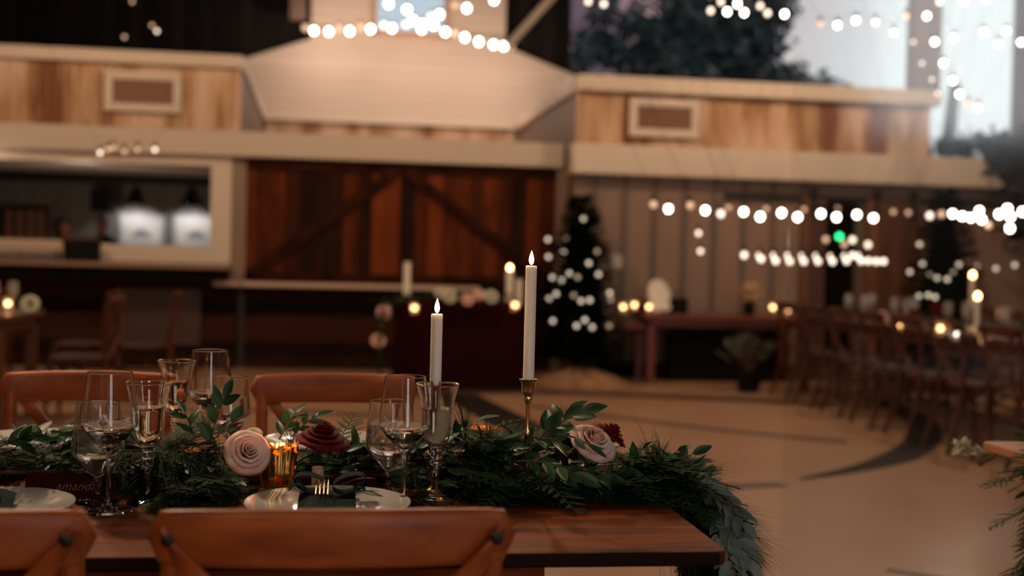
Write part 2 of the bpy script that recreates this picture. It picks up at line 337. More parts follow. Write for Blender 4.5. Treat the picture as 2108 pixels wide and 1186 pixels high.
strip([(1.7, 6.30), (2.45, 6.44)], .12, inlay_soft, 'trim_4')
strip([(1.05, 10.7), (1.36, 8.2)], [.34, .40], inlay_m, 'trim_5', .003)
strip(spl([(-2.3, 9.0, 0), (-1.1, 9.5, 0), (-.3, 9.45, 0), (.6, 9.1, 0)]), .16, inlay_soft, 'trim_6')
strip([(2.2, 4.6), (4.2, 2.9)], .05, inlay_soft, 'trim_7')

struct('wall_left', MB().box((-9, -4, 0), (-8.8, 21, 6.2)), brown_panel)
struct('wall_right', MB().box((11, -4, 0), (11.2, 19, 6.2)), brown_panel)
struct('ceiling', MB().box((-9, -3, 6), (11.2, 19, 6.2)), dark_stain)
# wall behind the photographer, with window openings
wr = MB()
xs = [-9, .70, 1.05, 1.25, 1.60, 4.9, 6.8, 11.2]
for i in range(7):
    if i % 2 == 0: wr.box((xs[i], -3.2, 0), (xs[i+1], -3.0, 6.2))
    else:
        wr.box((xs[i], -3.2, 0), (xs[i+1], -3.0, (.8 if i != 5 else 2.5))); wr.box((xs[i], -3.2, 3.4 if i != 5 else 4.8), (xs[i+1], -3.0, 6.2))
struct('wall_rear', wr, brown_panel)

X0, XR = -9.0, 2.38           # centre recess between x=-1.09 and 2.38
# left block : bar wall
wb = MB()
wb.box((-9, 13, 0), (-1.09, 13.25, 1.06)); wb.box((-9, 13, 2.10), (-1.09, 13.25, 2.24)); wb.box((-1.34, 13, 1.06), (-1.0, 13.25, 2.24)); wb.box((-9, 13, 1.06), (-4.4, 13.25, 2.24))
struct('wall_bar', wb, dark_boards)
struct('wall_post', MB().box((-1.15, 12.93, .92), (-1.0, 12.999, 2.22)), batten_paint)
wc = MB().box((-1.0, 13, 0), (2.45, 13.25, 2.24)); struct('wall_center', wc, dark_boards)
# barn doors on the centre wall
def barn_door(name, x0, x1, flip):
    d = MB().box((x0, 12.93, .92), (x1, 12.995, 2.19)); o = struct(name, d, barn_wood)
    a, b = (x0+.05, x1-.06) if not flip else (x1-.05, x0+.06)
    P0 = Vector((a, 12.905, .98)); P1 = Vector((b, 12.905, 2.1))
    br = MB().bar([P0, P1], .13, .045, Vector((0, 0, 1)), 8); br.build('brace', barn_brace, o, False)
    r = MB().box((x0, 12.90, 2.09), (x1, 12.929, 2.19)).box((x0, 12.90, .92), (x1, 12.929, 1.02)); r.build('rail', barn_brace, o, False)
    return o
barn_door('door_1', -1.0, .60, False); barn_door('door_2', .61, 2.27, True)
struct('wall_grey_pier', MB().box((2.27, 12.85, 0), (2.40, 13, 2.24)), batten_paint)
# long cream band
struct('trim_8', MB().box((-9, 12.80, 2.205), (2.33, 13.1, 2.465)), cream, .01)
struct('trim_9', MB().box((2.33, 12.30, 2.12), (7.2, 12.6, 2.43)), cream2, .01)
# corrugated parapets
def corrugated(x0, x1, y, z0, z1, pitch=.085, amp=.02, name='wall_parapet'):
    n = int((x1-x0)/pitch*6); vs = []; fs = []
    for i in range(n+1):
        x = x0+(x1-x0)*i/n; yy = y+amp*math.cos(2*PI*(x-x0)/pitch); vs += [(x, yy, z0), (x, yy, z1), (x, y+.08, z0), (x, y+.08, z1)]
    for i in range(n):
        a = 4*i; fs += [(a, a+4, a+5, a+1), (a+2, a+3, a+7, a+6), (a+1, a+5, a+7, a+3), (a, a+2, a+6, a+4)]
    fs += [(0, 1, 3, 2), (4*n, 4*n+2, 4*n+3, 4*n+1)]
    return struct(name, MB().add(vs, fs), corr, smooth=False)
corrugated(-9, -1.085, 12.95, 2.465, 3.14, name='wall_parapet_left')
corrugated(2.39, 6.28, 12.45, 2.43, 3.0, name='wall_parapet_right')
corrugated(-1.18, 2.58, 18.45, 2.50, 3.22, pitch=.11, amp=.02, name='wall_parapet_center')
# returns of the recess
struct('wall_return_left', MB().prism([], 0, 0).add([(-1.09, 13.0, 2.5), (-1.09, 13.0, 3.14), (-1.19, 18.5, 3.14), (-1.19, 18.5, 2.5), (-1.3, 13.0, 2.5), (-1.3, 13.0, 3.14), (-1.4, 18.5, 3.14), (-1.4, 18.5, 2.5)], [(0, 3, 2, 1), (4, 5, 6, 7), (1, 2, 6, 5), (0, 4, 7, 3), (0, 1, 5, 4), (3, 7, 6, 2)]) if False else
       MB().add([(-1.09, 13.0, 2.5), (-1.09, 13.0, 3.14), (-1.19, 18.5, 3.14), (-1.19, 18.5, 2.5), (-1.3, 13.0, 2.5), (-1.3, 13.0, 3.14), (-1.4, 18.5, 3.14), (-1.4, 18.5, 2.5)], [(0, 3, 2, 1), (4, 5, 6, 7), (1, 2, 6, 5), (0, 4, 7, 3), (0, 1, 5, 4), (3, 7, 6, 2)]), brown_panel)
struct('wall_return_right', MB().add([(2.39, 12.5, 2.43), (2.39, 12.5, 3.0), (2.60, 18.5, 3.14), (2.60, 18.5, 2.5), (2.6, 12.5, 2.43), (2.6, 12.5, 3.0), (2.8, 18.5, 3.14), (2.8, 18.5, 2.5)], [(0, 1, 2, 3), (4, 7, 6, 5), (1, 5, 6, 2), (0, 3, 7, 4), (0, 4, 5, 1), (3, 2, 6, 7)]), brown_panel)
# caps
def slab(p, q, w, z0a, z1a, z0b, z1b):
    p = Vector((*p, 0)); q = Vector((*q, 0)); t = (q-p).normalized(); n = Vector((-t.y, t.x, 0))*w/2
    vs = [(p+n).to_tuple()[:2]+(z0a,), (p-n).to_tuple()[:2]+(z0a,), (q-n).to_tuple()[:2]+(z0b,), (q+n).to_tuple()[:2]+(z0b,), (p+n).to_tuple()[:2]+(z1a,), (p-n).to_tuple()[:2]+(z1a,), (q-n).to_tuple()[:2]+(z1b,), (q+n).to_tuple()[:2]+(z1b,)]
    return MB().add(vs, [(0, 3, 2, 1), (4, 5, 6, 7), (0, 1, 5, 4), (1, 2, 6, 5), (2, 3, 7, 6), (3, 0, 4, 7)])
struct('trim_10', MB().box((-9, 12.86, 3.12), (-1.06, 13.14, 3.25)), cream2, .008)
struct('trim_11', MB().box((2.37, 12.32, 2.98), (6.34, 12.62, 3.14)), cream2, .008)
struct('trim_12', slab((-1.13, 13.1), (-1.24, 18.4), .14, 3.14, 3.25, 3.20, 3.32), cream2)
struct('trim_13', slab((2.47, 12.6), (2.68, 18.4), .24, 2.98, 3.16, 3.18, 3.32), cream2)
struct('trim_14', MB().box((-1.3, 18.36, 3.20), (2.75, 18.5, 3.32)), cream2)
# loft floors over bar and side rooms
struct('floor_loft', MB().box((-9, 13.2, 2.3), (2.6, 21.5, 2.5)).box((2.6, 12.7, 2.2), (11, 19, 2.42)), bar_grey)
# shiplap gable with cupola window
gb = MB()
gb.prism([(-1.9, 2.5), (3.9, 2.5), (3.9, 3.93), (2.40, 4.47), (2.40, 4.62), (-.53, 4.62), (-.53, 4.44), (-1.9, 3.96)], 18.5, 18.6)
gb.box((-.53, 18.5, 4.6), (.42, 18.6, 6)); gb.box((1.48, 18.5, 4.6), (2.40, 18.6, 6)); gb.box((.42, 18.5, 5.75), (1.48, 18.6, 6))
struct('wall_gable', gb, shiplap)
wn1 = struct('window_1', MB().box((.38, 18.44, 4.54), (.44, 18.52, 5.8)).box((1.46, 18.44, 4.54), (1.52, 18.52, 5.8)).box((.38, 18.44, 4.54), (1.52, 18.52, 4.61)).box((.38, 18.44, 5.73), (1.52, 18.52, 5.8)), pbsdf('orange_pine', (.5, .24, .12), .5))
MB().box((.44, 18.53, 4.6), (1.46, 18.54, 5.75)).build('pane', pane_m, wn1, False)
struct('wall_loft', MB().box((-9, 18.7, 2.5), (.3, 18.8, 6)).box((1.6, 18.7, 2.5), (3.45, 18.8, 6)).box((.3, 18.7, 2.5), (1.6, 18.8, 4.5)), dark_stain)
struct('wall_tower_post', MB().box((-.82, 17.9, 4.62), (-.60, 18.1, 6)), pbsdf('umber_post', (.10, .06, .045), .6))
struct('trim_15', MB().bar([(1.98, 15, 3.86), (2.95, 15, 5.0)], .11, .10, (0, 1, 0), 8), cream2)
struct('wall_reflected_post', MB().box((6.03, 12.35, 3.14), (6.33, 12.55, 6)), pbsdf('mauve_post', (.22, .15, .15), .6))  # a reflected window mullion, built as a solid post
# right hand board and batten wall with a doorway
wr2 = MB().box((2.39, 12.5, 0), (5.12, 12.7, 2.13)).box((5.57, 12.5, 0), (11, 12.7, 2.13)).box((5.12, 12.5, 1.94), (5.57, 12.7, 2.13))
struct('wall_batten', wr2, batten_paint)
bt = MB()
for i in range(8): bt.box((2.58+i*.325, 12.47, 0), (2.63+i*.325, 12.499, 2.12))
struct('trim_16', bt, batten_dark)
struct('wall_dark_passage', MB().box((4.5, 15.0, 0), (8.0, 15.1, 2.2)), black_m)
def slide_door(name, x0, x1):
    o = struct(name, MB().box((x0, 12.42, .05), (x1, 12.465, 1.95)), planks(pbsdf(name+'_boards', (.2, .07, .03), .6), (.045, .018, .012), (.12, .042, .02), (.20, .07, .03), 'X', .13, .04, (6, 1, 1), .4))
    return o
d3 = slide_door('door_3', 4.86, 5.12); d4 = slide_door('door_4', 5.57, 6.2)
for d, x in ((d3, 4.97), (d4, 5.68), (d4, 6.1)):
    MB().box((x-.02, 12.40, 1.75), (x+.02, 12.419, 2.0)).lathe([(.05, -.012), (.05, .012)], 14, (x, 12.40, 2.01), (0, 1, 0)).build('hanger', iron_m, d, False)
t = tag(MB().box((4.0, 12.44, 1.925), (7.25, 12.465, 1.975)).build('barn_door_track', iron_m, None, False), 'long black iron rail the barn doors slide on', 'door track')

struct('baseboard_right', MB().box((2.40, 12.46, .0), (4.86, 12.499, .16)), black_m)
# vents in the parapets
def vent(x0, x1, z0, z1, y, label):
    t = thing('wall_vent', label, 'vent', ((x0+x1)/2, y, z0)); w = (x1-x0)/2; h = z1-z0
    MB().box((-w, -.05, 0), (w, 0, .085)).box((-w, -.05, h-.085), (w, 0, h)).box((-w, -.05, .085), (-w+.085, 0, h-.085)).box((w-.085, -.05, .085), (w, 0, h-.085)).build('frame', cream2, t, False, .006)
    g = MB().box((-w+.08, -.012, .08), (w-.08, 0, h-.08)); n = 16
    for i in range(n): x = -w+.1+(2*w-.2)*i/(n-1); g.box((x-.007, -.03, .085), (x+.007, -.012, h-.085))
    g.build('grille', grille_m, t, False)
vent(-2.44, -1.67, 2.63, 3.04, 12.925, 'cream framed vent grille on the rusty parapet above the bar')
vent(2.93, 3.68, 2.53, 2.93, 12.425, 'cream framed vent grille on the right parapet above the grey wall')

# ------------------------------------------------------------------ bar
fr = MB().box((-4.4, 12.90, 2.10), (-1.15, 12.999, 2.27)).box((-1.36, 12.90, 1.09), (-1.15, 12.999, 2.10)).box((-4.4, 12.90, 1.09), (-1.36, 12.999, 1.27))
wn2 = struct('window_2', fr, cream2, .008, label='cream framed serving hatch of the bar', cat='serving hatch')
ct = thing('bar_counter', 'wood ledge of the bar under the serving hatch', 'counter', (-2.9, 12.7, 0))
MB().box((-1.6, -.2, 1.04), (1.78, .19, 1.085)).build('worktop', pbsdf('counter_wood', (.30, .17, .11), .4), ct, False, .006)
MB().box((-1.6, -.1, .93), (1.75, .19, 1.04)).build('apron', black_m, ct, False)
tp = tag(MB().box((-.42, -.02, .24), (.43, 0, .82)).build('tile_panel', tin_m, None, False, loc=(-1.88, 12.995, 0)), 'square patterned tin tile panel on the bar front', 'panel')
sh = tag(MB().box((-1.30, 12.72, .87), (1.45, 12.995, .915)).build('wall_shelf', pbsdf('pale_ledge', (.62, .42, .31), .5), None, False, .006), 'long pale ledge under the dark barn doors', 'shelf')
# bar room
struct('wall_bar_room', MB().box((-9, 21, 0), (-1, 21.1, 2.5)), planks(pbsdf('grey_boards', (.2, .18, .16), .7), (.16, .14, .12), (.2, .175, .15), (.24, .21, .18), 'X', .14, .04, (4, 1, 1), .3))
struct('wall_bar_room_right', MB().box((-1.2, 13.25, 0), (-1.0, 21, 2.3)), bar_grey)
struct('trim_17', MB().box((-9, 18.2, 2.19), (-1.2, 18.4, 2.3)), black_m)
def sconce(x, label, lab2):
    t = thing('barn_sconce', label, 'wall lamp', (x, 21, 2.02), 0, 'sconces on the bar room wall')
    MB().lathe([(.03, .24), (.05, .20), (.08, .14), (.17, 0), (.165, 0), (.075, .13), (.0, .14)], 20, (0, -.28, -.04)).build('shade', iron_m, t)
    MB().tube(spl([(0, -.28, .12), (0, -.27, .24), (0, -.14, .28), (0, -.01, .2)]), .012).build('arm', iron_m, t)
    MB().lathe([(.06, 0), (.06, .02)], 14, (0, -.02, .2), (0, 1, 0)).build('wall_plate', iron_m, t)
    MB().sphere((0, -.28, .0), .035).build('bulb', bulb_hot, t)
    spot('sconce_beam', (x, 20.66, 2.02), (x, 20.86, 1.3), 17, 128, (.95, .95, 1), .05, .35)
    f = thing('framed_picture', lab2, 'picture', (x+.08, 20.99, 1.30))
    MB().box((-.36, -.03, 0), (.36, 0, .05)).box((-.36, -.03, .47), (.36, 0, .52)).box((-.36, -.03, .05), (-.31, 0, .47)).box((.31, -.03, .05), (.36, 0, .47)).build('frame', pbsdf('white_frame', (.5, .5, .49), .5), f, False)
    MB().box((-.31, -.012, .05), (.31, 0, .47)).build('mat_board', paper_m, f, False)
    MB().prism([(-.16, .12), (.17, .12), (.14, .2), (.02, .28), (-.1, .24)], -.016, -.0125).build('print', print_m, f, False)
sconce(-3.41, 'black gooseneck barn sconce on the left over a lit picture', 'white framed picture lit by the left barn sconce')
sconce(-2.52, 'black gooseneck barn sconce nearest the hatch frame', 'white framed picture beside the right edge of the hatch')
t = thing('ceiling_speaker', 'black speaker hanging in the bar room', 'speaker', (-3.62, 19, 2.0))
MB().box((-.13, -.12, -.22), (.13, .12, .14)).build('body', black_m, t, False, .02); MB().box((-.02, -.02, .14), (.02, .02, .31)).build('bracket', iron_m, t, False)
t = thing('slatted_rack', 'orange brown slatted wooden rack in the bar room', 'rack', (-5.05, 20.6, 1.05))
MB().box((-.38, -.02, .0), (.32, .02, .06)).box((-.38, -.02, .78), (.32, .02, .84)).box((-.40, -.02, .06), (-.36, .02, .78)).box((.28, -.02, .06), (.32, .02, .78)).build('rack_frame', black_m, t, False); MB().box((-.42, -.08, -1.05), (.36, .02, 0)).build('cabinet', black_m, t, False)
for i in range(4): MB().box((-.34+i*.17, -.04, .06), (-.24+i*.17, -.02, .78)).build('slat', crate_m, t, False)
# things on the counter
t = thing('chafing_tray', 'long pale linen topped tray on the bar counter', 'tray', (-3.1, 12.62, 1.085))
MB().box((-.42, -.09, .1), (.36, .12, .21)).build('tray_top', pbsdf('pale_linen', (.52, .40, .30), .8), t, False, .02)
for x in (-.38, -.05, .31): MB().tube([(x, -.05, 0), (x, -.05, .1)], .012).build('leg', gold_m, t)
t = thing('menu_box', 'small black box on the bar counter', 'box', (-2.57, 12.62, 1.085))
MB().box((-.16, -.1, 0), (.16, .1, .22)).build('body', black_m, t, False, .008); MB().box((-.165, -.105, .22), (.165, .105, .245)).build('lid', pbsdf('box_lid', (.10, .04, .025), .5), t, False)
# two people behind the bar
def bar_person(x, y, h, label, lean):
    t = thing('person', label, 'person', (x, y, 0))
    s = h/1.7
    b = MB()
    prof = [(.11, 0), (.13, .4), (.16, .8), (.19, 1.0), (.17, 1.15), (.20, 1.32), (.21, 1.38), (.12, 1.44), (.055, 1.47), (.05, 1.53)]
    for (r, z) in []: pass
    vs = []; fs = []; n = 16
    for r, z in prof:
        for k in range(n): a = 2*PI*k/n; vs.append((r*s*1.05*math.cos(a), r*s*.62*math.sin(a), z*s))
    for i in range(len(prof)-1):
        for k in range(n): fs.append((i*n+k, i*n+(k+1) % n, (i+1)*n+(k+1) % n, (i+1)*n+k))
    b.add(vs, fs)
    for sx_ in (-1, 1): b.tube(spl([(sx_*.19*s, 0, 1.36*s), (sx_*.26*s, -.02, 1.1*s), (sx_*.2*s, -.2, .98*s)]), [.05*s]*9+[.045*s]*8, 8)
    b.build('clothing', black_m, t)
    hd = MB().sphere((0, -.01, 1.62*s), .1*s, 16, 12, (.85, .95, 1.2)); hd.tube([(0, 0, 1.44*s), (0, 0, 1.55*s)], .05*s).sphere((0, -.105*s, 1.60*s), .018*s, 8, 6, (.8, 1, 1.2))
    hd.sphere((-.088*s, 0, 1.61*s), .022*s, 8, 6, (.5, 1, 1.3)).sphere((.088*s, 0, 1.61*s), .022*s, 8, 6, (.5, 1, 1.3)).build('head', skin_m, t)
    hr = MB().sphere((0, .025, 1.665*s), .105*s, 16, 10, (.92, .92, .9)); hr.build('hair', hair_m, t)
    for sx_ in (-1, 1):
        hm = MB().sphere((sx_*.2*s, -.24, .98*s), .04*s, 10, 8, (.8, 1.2, .6))
        for q in range(5): hm.tube([(sx_*.2*s+(q-2)*.014, -.27, .98*s), (sx_*.2*s+(q-2)*.015, -.31, .965*s)], .008*s, 6)
        hm.build('hand', skin_m, t)
    return t
bar_person(-4.16, 19.2, 1.60, 'person in black behind the bar, the left of two heads', 0)
bar_person(-3.80, 20.1, 1.68, 'taller person in dark clothes behind the bar beside the speaker', 0)
point('bar_room_light', (-3.2, 15.6, 1.5), 75, (1, .78, .58), .1)
t = thing('bar_lamp_post', 'thin black lamp post with bare bulbs at the bar', 'lamp', (-3.60, 12.66, 1.085))
MB().tube([(0, 0, 0), (0, 0, .80)], .016).lathe([(.06, 0), (.06, .02)], 14).build('pole', iron_m, t)
for p in ((0, 0, .84), (.06, -.02, .89), (.0, -.04, .90)):
    MB().sphere(p, .035).build('bulb', bulb_hot, t)

# ------------------------------------------------------------------ chairs
def make_chair(mat, label, loc, rz, seat_m=None):
    t = thing('crossback_chair', label, 'chair', loc, rz)
    # seat
    pts = []
    for k in range(28):
        a = 2*PI*k/28; ca, sa = math.cos(a), math.sin(a); x = .215*math.copysign(abs(ca)**.7, ca); y = .2*math.copysign(abs(sa)**.7, sa); x *= 1+.10*(y/.2); pts.append((x, y))
    MB().flat(pts, .435, .462).build('seat_frame', mat, t, True, .006, angle=30)
    MB().flat([(x*.86, y*.86) for x, y in pts], .4625, .468).build('seat', seat_m or rattan, t, False)
    for sx_ in (-1, 1):
        MB().tube([(sx_*.20, .17, .435), (sx_*.215, .185, .2), (sx_*.22, .19, 0)], [.018, .016, .013], 10).build('leg', mat, t)
        MB().tube(spl([(sx_*.20, -.30, 0), (sx_*.19, -.235, .22), (sx_*.185, -.20, .45), (sx_*.20, -.215, .68), (sx_*.205, -.232, .835)], 5), .0165, 10).build('leg', mat, t)
        MB().tube([(sx_*.213, .182, .24), (sx_*.188, -.23, .24)], .010, 8).build('stretcher', mat, t)
    MB().tube([(-.2, .18, .30), (.2, .18, .30)], .010, 8).build('stretcher', mat, t)
    MB().tube(spl([(-.19, .15, .415), (-.12, 0, .33), (0, -.03, .30), (.12, 0, .33), (.19, .15, .415)]), .009, 8).build('bentwood_brace', mat, t)
    # top rail
    n = 29; P = []; w = []; h = []
    for i in range(n):
        u = -1+2*i/(n-1); x = .236*u; y = -.232-.034*(1-u*u); z = .846+.003*(1-u*u)
        e = 1-abs(u); k = min(1, math.sqrt(max(0, 1-(1-min(1, e/.11))**2))+.04)
        P.append((x, y, z)); h.append(.024*min(1, k+.15)); w.append((.076-.008*abs(u)**3)*k)
    rail = MB().bar(P, w, h, (0, 0, 1), 16).build('top_rail', mat, t, True, 0, angle=60)
    for sx_ in (-1, 1):
        pts = spl([(sx_*.216, -.262, .862), (sx_*.17, -.272, .80), (sx_*.05, -.268, .665), (-sx_*.08, -.25, .56), (-sx_*.165, -.226, .48)], 6)
        if sx_ > 0: pts = [p+Vector((0, -.0075*math.exp(-((p.x/.05)**2)), 0)) for p in pts]
        m = len(pts); MB().bar(pts, [.030]*m, .009, (0.6*sx_, 0, 1), 10).build('cross_brace', mat, t)
        MB().lathe([(.008, 0), (.008, .006), (.005, .008)], 16, (sx_*.206, -.274, .851), (0, -1, 0)).build('bolt', bolt_m, rail)
    return t
ch0 = make_chair(chair_wood, 'brown crossback chair with its back to us under the centre plate', (-.001, 1.82, 0), 0)
ch1 = copy_tree(ch0, 'brown crossback chair cut by the left edge, its back to us'); ch1.location = (-.54, 1.82, 0); ch1.rotation_euler.z = math.radians(1)
chf = copy_tree(ch0, 'brown crossback chair facing us across the table, behind the red rose'); chf.location = (-.005, 2.98, 0); chf.rotation_euler.z = PI; chf.scale = (.94, .9, 1.015)
chg = copy_tree(ch0, 'brown crossback chair facing us across the table, left one'); chg.location = (-.62, 2.98, 0); chg.rotation_euler.z = PI; chg.scale = (.96, .9, 1.015)

# ------------------------------------------------------------------ near table
TB = thing('farm_table', 'long red brown farm table with the set places and garland', 'table', (-1.0, 2.34, 0))
def rect_round(x0, x1, y0, y1, r, k=5):
    out = []
    for cx, cy_, a0 in ((x1-r, y1-r, 0), (x0+r, y1-r, PI/2), (x0+r, y0+r, PI), (x1-r, y0+r, 1.5*PI)):
        for i in range(k+1): a = a0+PI/2*i/k; out.append((cx+r*math.cos(a), cy_+r*math.sin(a)))
    return out
MB().flat(rect_round(-.95, 1.612, -.51, .51, .022), .737, .76).build('tabletop', table_wood, TB, True, .004, angle=30)
MB().box((-.85, -.42, .655), (1.335, -.395, .737)).box((-.85, .395, .655), (1.335, .42, .737)).box((1.31, -.395, .655), (1.335, .395, .737)).build('apron', table_wood, TB, False, .003)
for x, y in ((-.8, -.36), (-.8, .36), (1.27, -.36), (1.27, .36)):
    MB().box((x-.04, y-.04, 0), (x+.04, y+.04, .655)).build('leg', table_wood, TB, False, .006)
TB2 = thing('farm_table', 'wooden table corner at the right edge below its cedar', 'table', (1.69, 1.95, 0), 0)
MB().flat(rect_round(0, 2.2, 0, 1.06, .02), .737, .76).build('tabletop', planks(pbsdf('lighter_table_wood', (.4, .17, .08), .5, **{'Specular IOR Level': .2}), (.30, .12, .05), (.42, .18, .085), (.5, .23, .11), 'Y', .17, .012, (1.6, 14, 14), .2), TB2, True, .004, angle=30)
MB().box((.28, .1, .655), (2.1, .13, .737)).box((.28, .93, .655), (2.1, .96, .737)).build('apron', table_wood, TB2, False)
for x, y in ((.32, .14), (.32, .92), (2.0, .14), (2.0, .92)): MB().box((x-.04, y-.04, 0), (x+.04, y+.04, .655)).build('leg', table_wood, TB2, False)

# ------------------------------------------------------------------ glassware
def shell(outer, th, zin):
    """closed glass wall: outer profile up, rounded lip, inner profile back down to the floor of the bowl at zin"""
    inner = [(max(r-th, .0005), z) for r, z in outer if z > zin]
    top = outer[-1]
    outer = outer[:-1]+[(top[0]+.00002, top[1]-.0012), top]; inner = inner[:-1]+[(top[0]-th, top[1]-.0012), (top[0]-th, top[1])]
    return outer+[(top[0]-th/2, top[1]+th*.5)]+inner[::-1]+[(0.0, zin)]
def sp2(pts, k=5):
    return [(max(p.x, 0), p.y) for p in spl([(a, b, 0) for a, b in pts], k)]
def wine_glass(loc, label, s=1.0):
    t = thing('wine_glass', label, 'wine glass', loc); t.scale = (s, s, s)
    bowl = [(.0065, .100), (.010, .1035), (.028, .1245), (.0455, .1455), (.0472, .1478), (.0478, .1505), (.0475, .1535), (.0440, .187), (.0405, .218), (.0375, .240)]
    MB().lathe(shell([(0.0, .0985)]+bowl, .0013, .108), 48).build('bowl', glass_m, t, angle=60)
    MB().lathe([(0, 0), (.040, 0), (.0415, .0015), (.040, .003), (.02, .005), (.008, .010), (.0042, .018), (.0035, .05), (.0037, .085), (.006, .0985), (0, .0986)], 40).build('stem', glass_m, t, angle=60)
    MB().lathe([(0.0, .1083), (.0265, .1243), (.044, .1455), (.0457, .1482), (.0463, .1505), (.0, .1505)], 40).build('wine', wine_m, t, angle=30)
    return t
def water_glass(loc, label, s=1.0):
    t = thing('water_glass', label, 'water glass', loc); t.scale = (s, s, s)
    bowl = [(.0065, .045), (.012, .050), (.025, .065), (.038, .080), (.0445, .089), (.0455, .096), (.0445, .110), (.0405, .15), (.038, .178)]
    MB().lathe(shell([(0.0, .0435)]+bowl, .0013, .053), 48).build('bowl', glass_m, t, angle=60)
    MB().lathe([(0, 0), (.036, 0), (.0375, .0015), (.036, .003), (.02, .005), (.008, .009), (.0055, .018), (.006, .036), (.0065, .0435), (0, .0436)], 40).build('stem', glass_m, t, angle=60)
    MB().lathe([(0.0, .0535), (.022, .0625), (.036, .0795), (.043, .0895), (.0438, .096), (.0428, .110), (.0406, .135), (0, .135)], 40).build('water', frost_m, t, angle=30)
    return t
def flute(loc, label, s=1.0):
    t = thing('champagne_glass', label, 'champagne glass', loc); t.scale = (s, s, s)
    outer = sp2([(.010, .098), (.0165, .104), (.0235, .116), (.0265, .135), (.0275, .160), (.031, .185), (.039, .2155)], 4)
    MB().lathe(shell([(0.0, .097)]+outer, .0016, .106), 48, ridges=12, amp=.012).build('bowl', glass_m, t, angle=60)
    st = [(0, 0), (.034, 0), (.036, .0015), (.034, .0035), (.018, .006), (.011, .012), (.0075, .022), (.0048, .032), (.005, .055), (.0062, .062)]
    st += [(.0095, .066), (.0110, .070), (.0095, .074), (.0072, .0765), (.0105, .080), (.0118, .084), (.0105, .088), (.008, .0905), (.0105, .094), (.0095, .0968), (0, .097)]
    MB().lathe(st, 36).build('stem', glass_m, t, angle=60)
    MB().lathe([(0.0, .1065), (.0135, .108), (.0205, .118), (.0242, .135), (.0252, .160), (.0272, .172), (0, .172)], 36).build('champagne', bubbly_m, t, angle=30)
    # gilt rim
    pts = [(.0385*math.cos(2*PI*k/40), .0385*math.sin(2*PI*k/40), .2162) for k in range(41)]
    MB().tube(pts, .0012, 6).build('gilt_rim', gilt_m, t)
    return t
TZ = .7605
def tz(px, py): p = aZ(px, py, TZ); return (p.x, p.y, TZ)
wine_glass(tz(222, 1053), 'tall clear wine glass beside the left plate')
water_glass(tz(200, 1034), 'stemmed water glass behind the left tall wine glass', 1.0)
flute(tz(303, 1036), 'gold rimmed champagne glass between left wine glass and pink rose')
wine_glass(tz(829, 1044), 'tall clear wine glass beside the centre plate', .985)
water_glass(tz(799, 1018), 'misted water glass just left of the centre wine glass', 1.0)
flute(tz(896, 1030), 'gold rimmed champagne glass standing in front of the short candle')
wine_glass((-.275, 2.66, TZ), 'far wine glass across the garland near the upright leaves')
water_glass((-.236, 2.70, TZ), 'far water glass right of the far wine glass')
flute((-.345, 2.665, TZ), 'far champagne glass across the garland, left of the far wine glass')
flute((-.805, 2.60, TZ), 'champagne glass cut by the left edge of the picture')

# ------------------------------------------------------------------ plates
def plate(loc, label, r=.145, z=0, stack=0):
    t = thing('dinner_plate', label, 'plate', (loc[0], loc[1], loc[2]))
    p = [(0, 0), (.085, 0), (.09, .003), (.115, .008), (r-.004, .0165), (r, .0185), (r-.001, .0205), (r-.005, .0205), (.115, .0115), (.088, .0065), (.08, .0055), (0, .0055)]
    MB().lathe(p, 72).build('plate', white_cer, t, angle=50) if False else None
    o = MB().lathe(p, 72).build('dish', white_cer, t, angle=50)
    return t
def plate1(loc, label, r=.145):
    p = [(0, 0), (.085, 0), (.09, .003), (.115, .008), (r-.004, .0165), (r, .0185), (r-.001, .0205), (r-.005, .0205), (.115, .0115), (.088, .0065), (.08, .0055), (0, .0055)]
    return tag(MB().lathe(p, 72).build('dinner_plate', white_cer, None, loc=loc, angle=50), label, 'plate')
plate1((-.015, 2.14, TZ), 'white dinner plate in the centre holding a dark green napkin bow')
plate1((-.585, 2.13, TZ), 'white dinner plate at the left edge holding a dark napkin')
plate1((-.02, 2.715, TZ+.022), 'far white plate behind the red rose')
plate1((-.64, 2.72, TZ+.022), 'far white plate behind the left glasses')
for x, lb in ((-.02, 'gold rimmed charger under the far plate behind the red rose'), (-.64, 'gold rimmed charger under the far left plate')):
    y = 2.715 if x > -.1 else 2.72
    t = thing('charger_plate', lb, 'plate', (x, y, TZ))
    MB().lathe([(0, 0), (.10, 0), (.155, .012), (.153, .014), (.10, .004), (0, .0045)], 64).build('dish', white_cer, t)
    pts = [(.155*math.cos(2*PI*k/64), .155*math.sin(2*PI*k/64), .0135) for k in range(65)]; MB().tube(pts, .0016, 6).build('gilt_rim', gilt_m, t)
